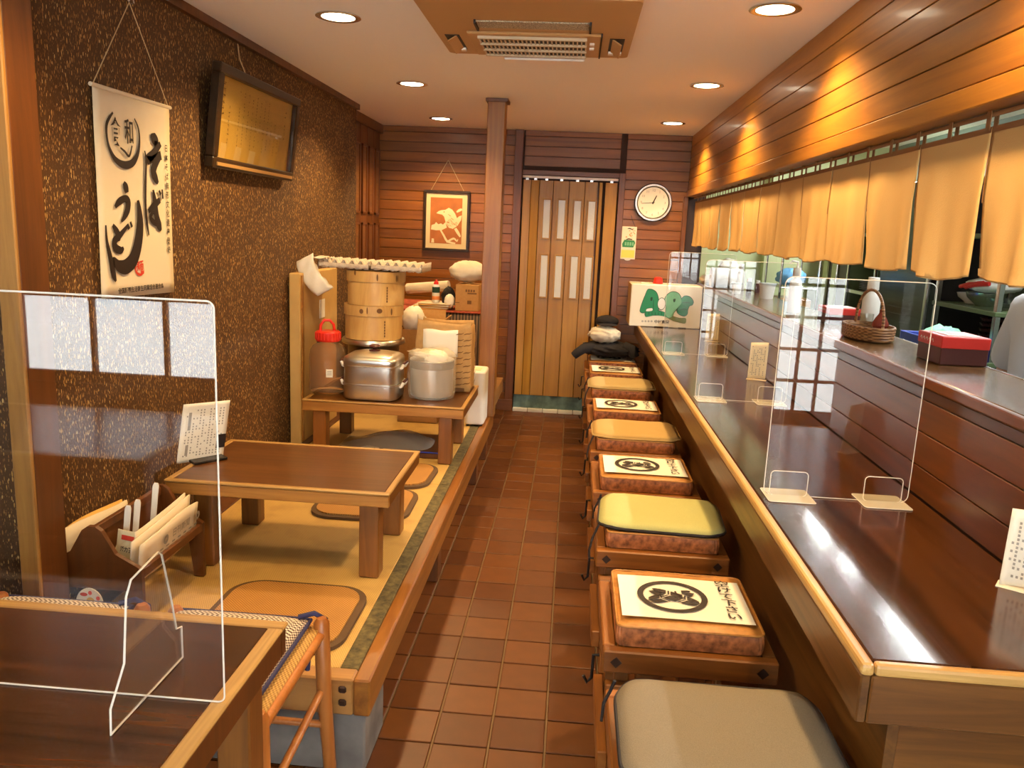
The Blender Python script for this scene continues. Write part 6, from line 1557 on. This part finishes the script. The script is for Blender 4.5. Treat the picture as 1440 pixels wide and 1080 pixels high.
    for y in (5.80, 6.36):
        q = B(); q.box(X-.02, X+.40, y-.012, y+.012, 0, 1.95, .002); obj('side_panel', q, M['kit_green'], t)
        q = B(); q.box(X-.036, X-.021, y-.014, y+.014, 0, 1.95, .002); obj('steel_post', q, M['chrome'], t)
    for zz in (.6, 1.06, 1.20, 1.62, 1.94): q = B(); q.box(X-.02, X+.40, 5.813, 6.347, zz-.012, zz+.012); obj('shelf_board', q, M['chrome' if zz == 1.2 else 'kit_green'], t)
    q = B(); q.box(X+.401, X+.41, 5.79, 6.37, 0, 1.95); obj('back_panel', q, M['kit_green'], t)
    plates(X+.12, 5.98, 1.2125, 7, .11, 'plate in the stack inside the green cupboard'); plates(X+.12, 6.22, 1.2125, 5, .10, 'smaller plate in the stack deep in the green cupboard', grp='smaller plates in the cupboard'); 
    bowl(X+.12, 5.98, 1.0725, .10, .07, 'dish', 'pale bowl on the lower shelf of the green cupboard')
    t = thing('brown_cabinet', (X+.2, 6.7, 0), 'dark brown kitchen cabinet with a pale green door edge', 'cabinet')
    q = B(); q.box(X-.02, X+.40, 6.42, 6.98, 0, 1.95, .005); obj('body', q, M['kit_brown'], t)
    q = B(); q.box(X-.036, X-.0205, 6.62, 6.74, .9, 1.95, .002); obj('green_strip', q, M['green_wall'], t)
    q = B(); q.box(X-.036, X-.0205, 6.86, 6.97, .9, 1.95, .002); obj('green_strip', q, M['green_wall'], t)
    q = B(); q.cyl((X-.045, 6.58, 1.25), (X-.045, 6.58, 1.42), .006, 8); obj('handle', q, M['chrome'], t)
    # dish rack and blue bag by the end wall
    t = thing('dish_rack', (1.72, 6.5, 0), 'steel wire dish rack stand by the pale green wall', 'rack')
    for x in (1.58, 1.86):
        for y in (6.30, 6.80): q = B(); q.cyl((x, y, 0), (x, y, 1.45), .009, 8); obj('post', q, M['chrome'], t, True)
    for zz in (.6, 1.02, 1.20, 1.44):
        q = B()
        for k in range(9): q.cyl((1.58+.035*k, 6.30, zz), (1.58+.035*k, 6.80, zz), .004, 6)
        for y in (6.30, 6.80): q.cyl((1.58, y, zz), (1.86, y, zz), .006, 6)
        obj('wire_shelf', q, M['chrome'], t, True)
    p = thing('blue_bag', (1.68, 6.45, 1.205), 'crumpled blue plastic bag on the wire rack', 'bag')
    q = B(); q.sphere((1.70, 6.47, 1.275), .11, .12, .07, 28, 14, lambda v: 1+.2*nz((v.x*3, v.y*3, v.z*3))); obj('bag_film', q, M['bluebag'], p, True)
    p = thing('brown_tray', (1.72, 6.5, 1.026), 'orange-brown wooden tray box on the lower wire shelf', 'tray')
    q = B(); q.box(1.60, 1.84, 6.36, 6.70, 1.026, 1.11, .004); obj('tray_body', q, M['apron'], p)
    q = B(); q.box(1.61, 1.83, 6.37, 6.69, 1.1105, 1.115, .002); obj('tray_lid', q, M['beam_x'], p)
    p = thing('steel_pot', (1.72, 6.60, 1.446), 'shiny steel pot on the top of the wire rack', 'pot')
    q = B(); q.lathe([(0, .0015), (.10, .0015), (.115, .02), (.115, .12), (.122, .124), (.11, .124), (0, .128)], (1.72, 6.60, 1.446), 28); obj('pot_body', q, M['chrome'], p, True)
    q = B(); q.tube([(1.66, 6.60, 1.57), (1.68, 6.60, 1.60), (1.76, 6.60, 1.60), (1.78, 6.60, 1.57)], .006, 8); obj('lid_handle', q, M['black'], p, True)
    # work counter along the kitchen side of the low wall
    t = thing('kitchen_worktop', (1.33, 3.9, 0), 'steel kitchen worktop on the cook side of the low wall', 'worktop')
    q = B(); q.box(1.145, 1.52, 1.40, 6.2, .86, .90, .004); obj('top', q, M['chrome'], t)
    q = B(); q.box(1.16, 1.50, 1.42, 6.18, .08, .859); obj('cabinet_front', q, M['kit_wall'], t)
    for k in range(6): q = B(); q.box(1.5002, 1.512, 1.45+.79*k, 2.20+.79*k, .12, .84, .003); dr = obj('door', q, M['chrome'], t); q = B(); q.cyl((1.522, 1.75+.79*k, .80), (1.522, 1.90+.79*k, .80), .006, 8); obj('handle', q, M['chrome'], dr)
kitchen()

# ================================================================== the cook
def skin_mesh(name, verts, edges, mat, parent, root=0, sub=2):
    me = bpy.data.meshes.new(name); me.from_pydata([v[0] for v in verts], edges, [])
    o = bpy.data.objects.new(name, me); COL.objects.link(o)
    md = o.modifiers.new('skin', 'SKIN'); md.use_smooth_shade = True
    if not me.skin_vertices: me.attributes  # created with the modifier below
    bm = bmesh.new(); bm.from_mesh(me); sl = bm.verts.layers.skin.verify()
    bm.verts.ensure_lookup_table()
    for i, v in enumerate(bm.verts):
        r = verts[i][1]; v[sl].radius = r if isinstance(r, tuple) else (r, r); v[sl].use_root = (i == root)
    bm.to_mesh(me); bm.free()
    s = o.modifiers.new('sub', 'SUBSURF'); s.levels = sub; s.render_levels = sub
    bpy.context.view_layer.update(); dg = bpy.context.evaluated_depsgraph_get()
    m2 = bpy.data.meshes.new_from_object(o.evaluated_get(dg)); bpy.data.objects.remove(o); bpy.data.meshes.remove(me)
    return m2
def person():
    # stands in the kitchen facing +x, left side towards +y
    base = Vector((1.76, 3.05, 0))
    t = thing('person', base, 'person in a pale short sleeved shirt working at the kitchen counter behind the curtain', 'person')
    V = []; E_ = []
    def add(p, r, link_=None):
        V.append((Vector(p)+base, r)); i = len(V)-1
        if link_ is not None: E_.append((link_, i))
        return i
    pel = add((0, 0, .90), (.125, .10)); wa = add((.0, 0, 1.05), (.115, .09), pel); ch = add((.0, 0, 1.22), (.135, .10), wa); uc = add((-.01, 0, 1.33), (.11, .085), ch)
    nk = add((.0, 0, 1.41), .052, uc); nk2 = add((.012, 0, 1.46), .05, nk); hd = add((.025, 0, 1.535), (.078, .088), nk2); hd2 = add((.022, 0, 1.60), (.075, .085), hd); hd3 = add((.015, 0, 1.645), .05, hd2)
    def hand(w, d, sy):
        palm = add(Vector(w)+Vector(d)*.055+Vector((0, 0, -.006)), (.026, .016), prev)
        tips = []
        for k, (off, ln) in enumerate(((-.026, .066), (-.009, .076), (.009, .072), (.025, .058))):
            r0 = add(Vector(w)+Vector(d)*.085+Vector((0, off, -.010)), .0092, palm)
            r1 = add(Vector(w)+Vector(d)*(.085+ln*.5)+Vector((0, off*1.15, -.018)), .0085, r0); add(Vector(w)+Vector(d)*(.085+ln)+Vector((0, off*1.2, -.042)), .0075, r1)
        a = add(Vector(w)+Vector(d)*.035+Vector((0, -sy*.034, -.010)), .011, palm); add(Vector(w)+Vector(d)*.075+Vector((0, -sy*.048, -.024)), .009, a)
    for sy in (1, -1):
        sh = add((0, .17*sy, 1.335), (.062, .062), uc); el = add((-.02, .255*sy, 1.045), (.043, .043), sh)
        fa = add((.06, .245*sy, 1.015), (.040, .038), el); prev = add((.20, .20*sy, .985), (.026, .022), fa)
        hand(V[prev][0]-base, Vector((.93, -.25*sy, -.22)).normalized(), sy)
    for sy in (1, -1):
        hip = add((0, .09*sy, .82), .088, pel); kn = add((.02, .10*sy, .47), .056, hip); an = add((0, .10*sy, .09), .038, kn); he = add((.03, .10*sy, .045), .036, an); add((.15, .11*sy, .03), .030, he)
    me = skin_mesh('body', V, E_, M['skin'], t)
    me.transform(Matrix.Translation(-base)); link('body', me, M['skin'], t)
    # shirt: torso and short sleeves
    V.clear(); E_.clear()
    a = add((0, 0, .84), (.150, .128)); b = add((0, 0, 1.05), (.138, .115), a); c = add((0, 0, 1.22), (.152, .118), b); d = add((-.008, 0, 1.335), (.118, .098), c); add((0, 0, 1.385), (.062, .062), d)
    for sy in (1, -1):
        s = add((0, .165*sy, 1.335), (.082, .080), d); e = add((-.012, .228*sy, 1.18), (.080, .074), s); add((-.018, .250*sy, 1.075), (.080, .074), e)
    me = skin_mesh('shirt', V, E_, M['shirt'], t); me.transform(Matrix.Translation(-base)); link('shirt', me, M['shirt'], t)
    V.clear(); E_.clear()
    a = add((0, 0, .90), (.145, .122))
    for sy in (1, -1):
        h = add((0, .092*sy, .80), .104, a); k = add((.02, .10*sy, .47), .075, h); add((0, .10*sy, .09), .062, k)
    me = skin_mesh('trousers', V, E_, M['pants'], t); me.transform(Matrix.Translation(-base)); link('trousers', me, M['pants'], t)
    H = base+Vector((.02, 0, 1.585))
    def hairf(v): return 1+.03*math.sin(v.y*30)
    q = B(); q.sphere(H+Vector((-.022, 0, .022)), .098, .090, .108, 28, 18, hairf)
    bmesh.ops.delete(q.bm, geom=[v for v in q.bm.verts if v.co.x > H.x+.055 and v.co.z < H.z+.075], context='VERTS'); obj('hair', q, M['hair'], t, True)
    for sy in (1, -1):
        q = B(); q.sphere(H+Vector((.083, .032*sy, -.005)), .009, .014, .009, 14, 8); e = obj('eye', q, M['white'], t, True)
        q = B(); q.sphere(H+Vector((.089, .032*sy, -.005)), .005, .006, .006, 12, 8); obj('iris', q, M['hair'], e, True)
        q = B(); q.tube([H+Vector((.087, .018*sy, .016)), H+Vector((.090, .034*sy, .020)), H+Vector((.080, .050*sy, .016))], .004, 6); obj('eyebrow', q, M['hair'], t, True)
        q = B(); q.sphere(H+Vector((.005, .092*sy, -.015)), .018, .010, .030, 16, 10); obj('ear', q, M['skin'], t, True)
    q = B(); q.tube([H+Vector((.086, 0, .0)), H+Vector((.100, 0, -.022)), H+Vector((.108, 0, -.038)), H+Vector((.088, 0, -.044))], .011, 10, taper=[.6, .9, 1.15, .6]); obj('nose', q, M['skin'], t, True)
    q = B(); q.tube([H+Vector((.078, -.024, -.067)), H+Vector((.090, 0, -.066)), H+Vector((.078, .024, -.067))], .006, 8); obj('mouth', q, M['boxbrown'], t, True)
person()
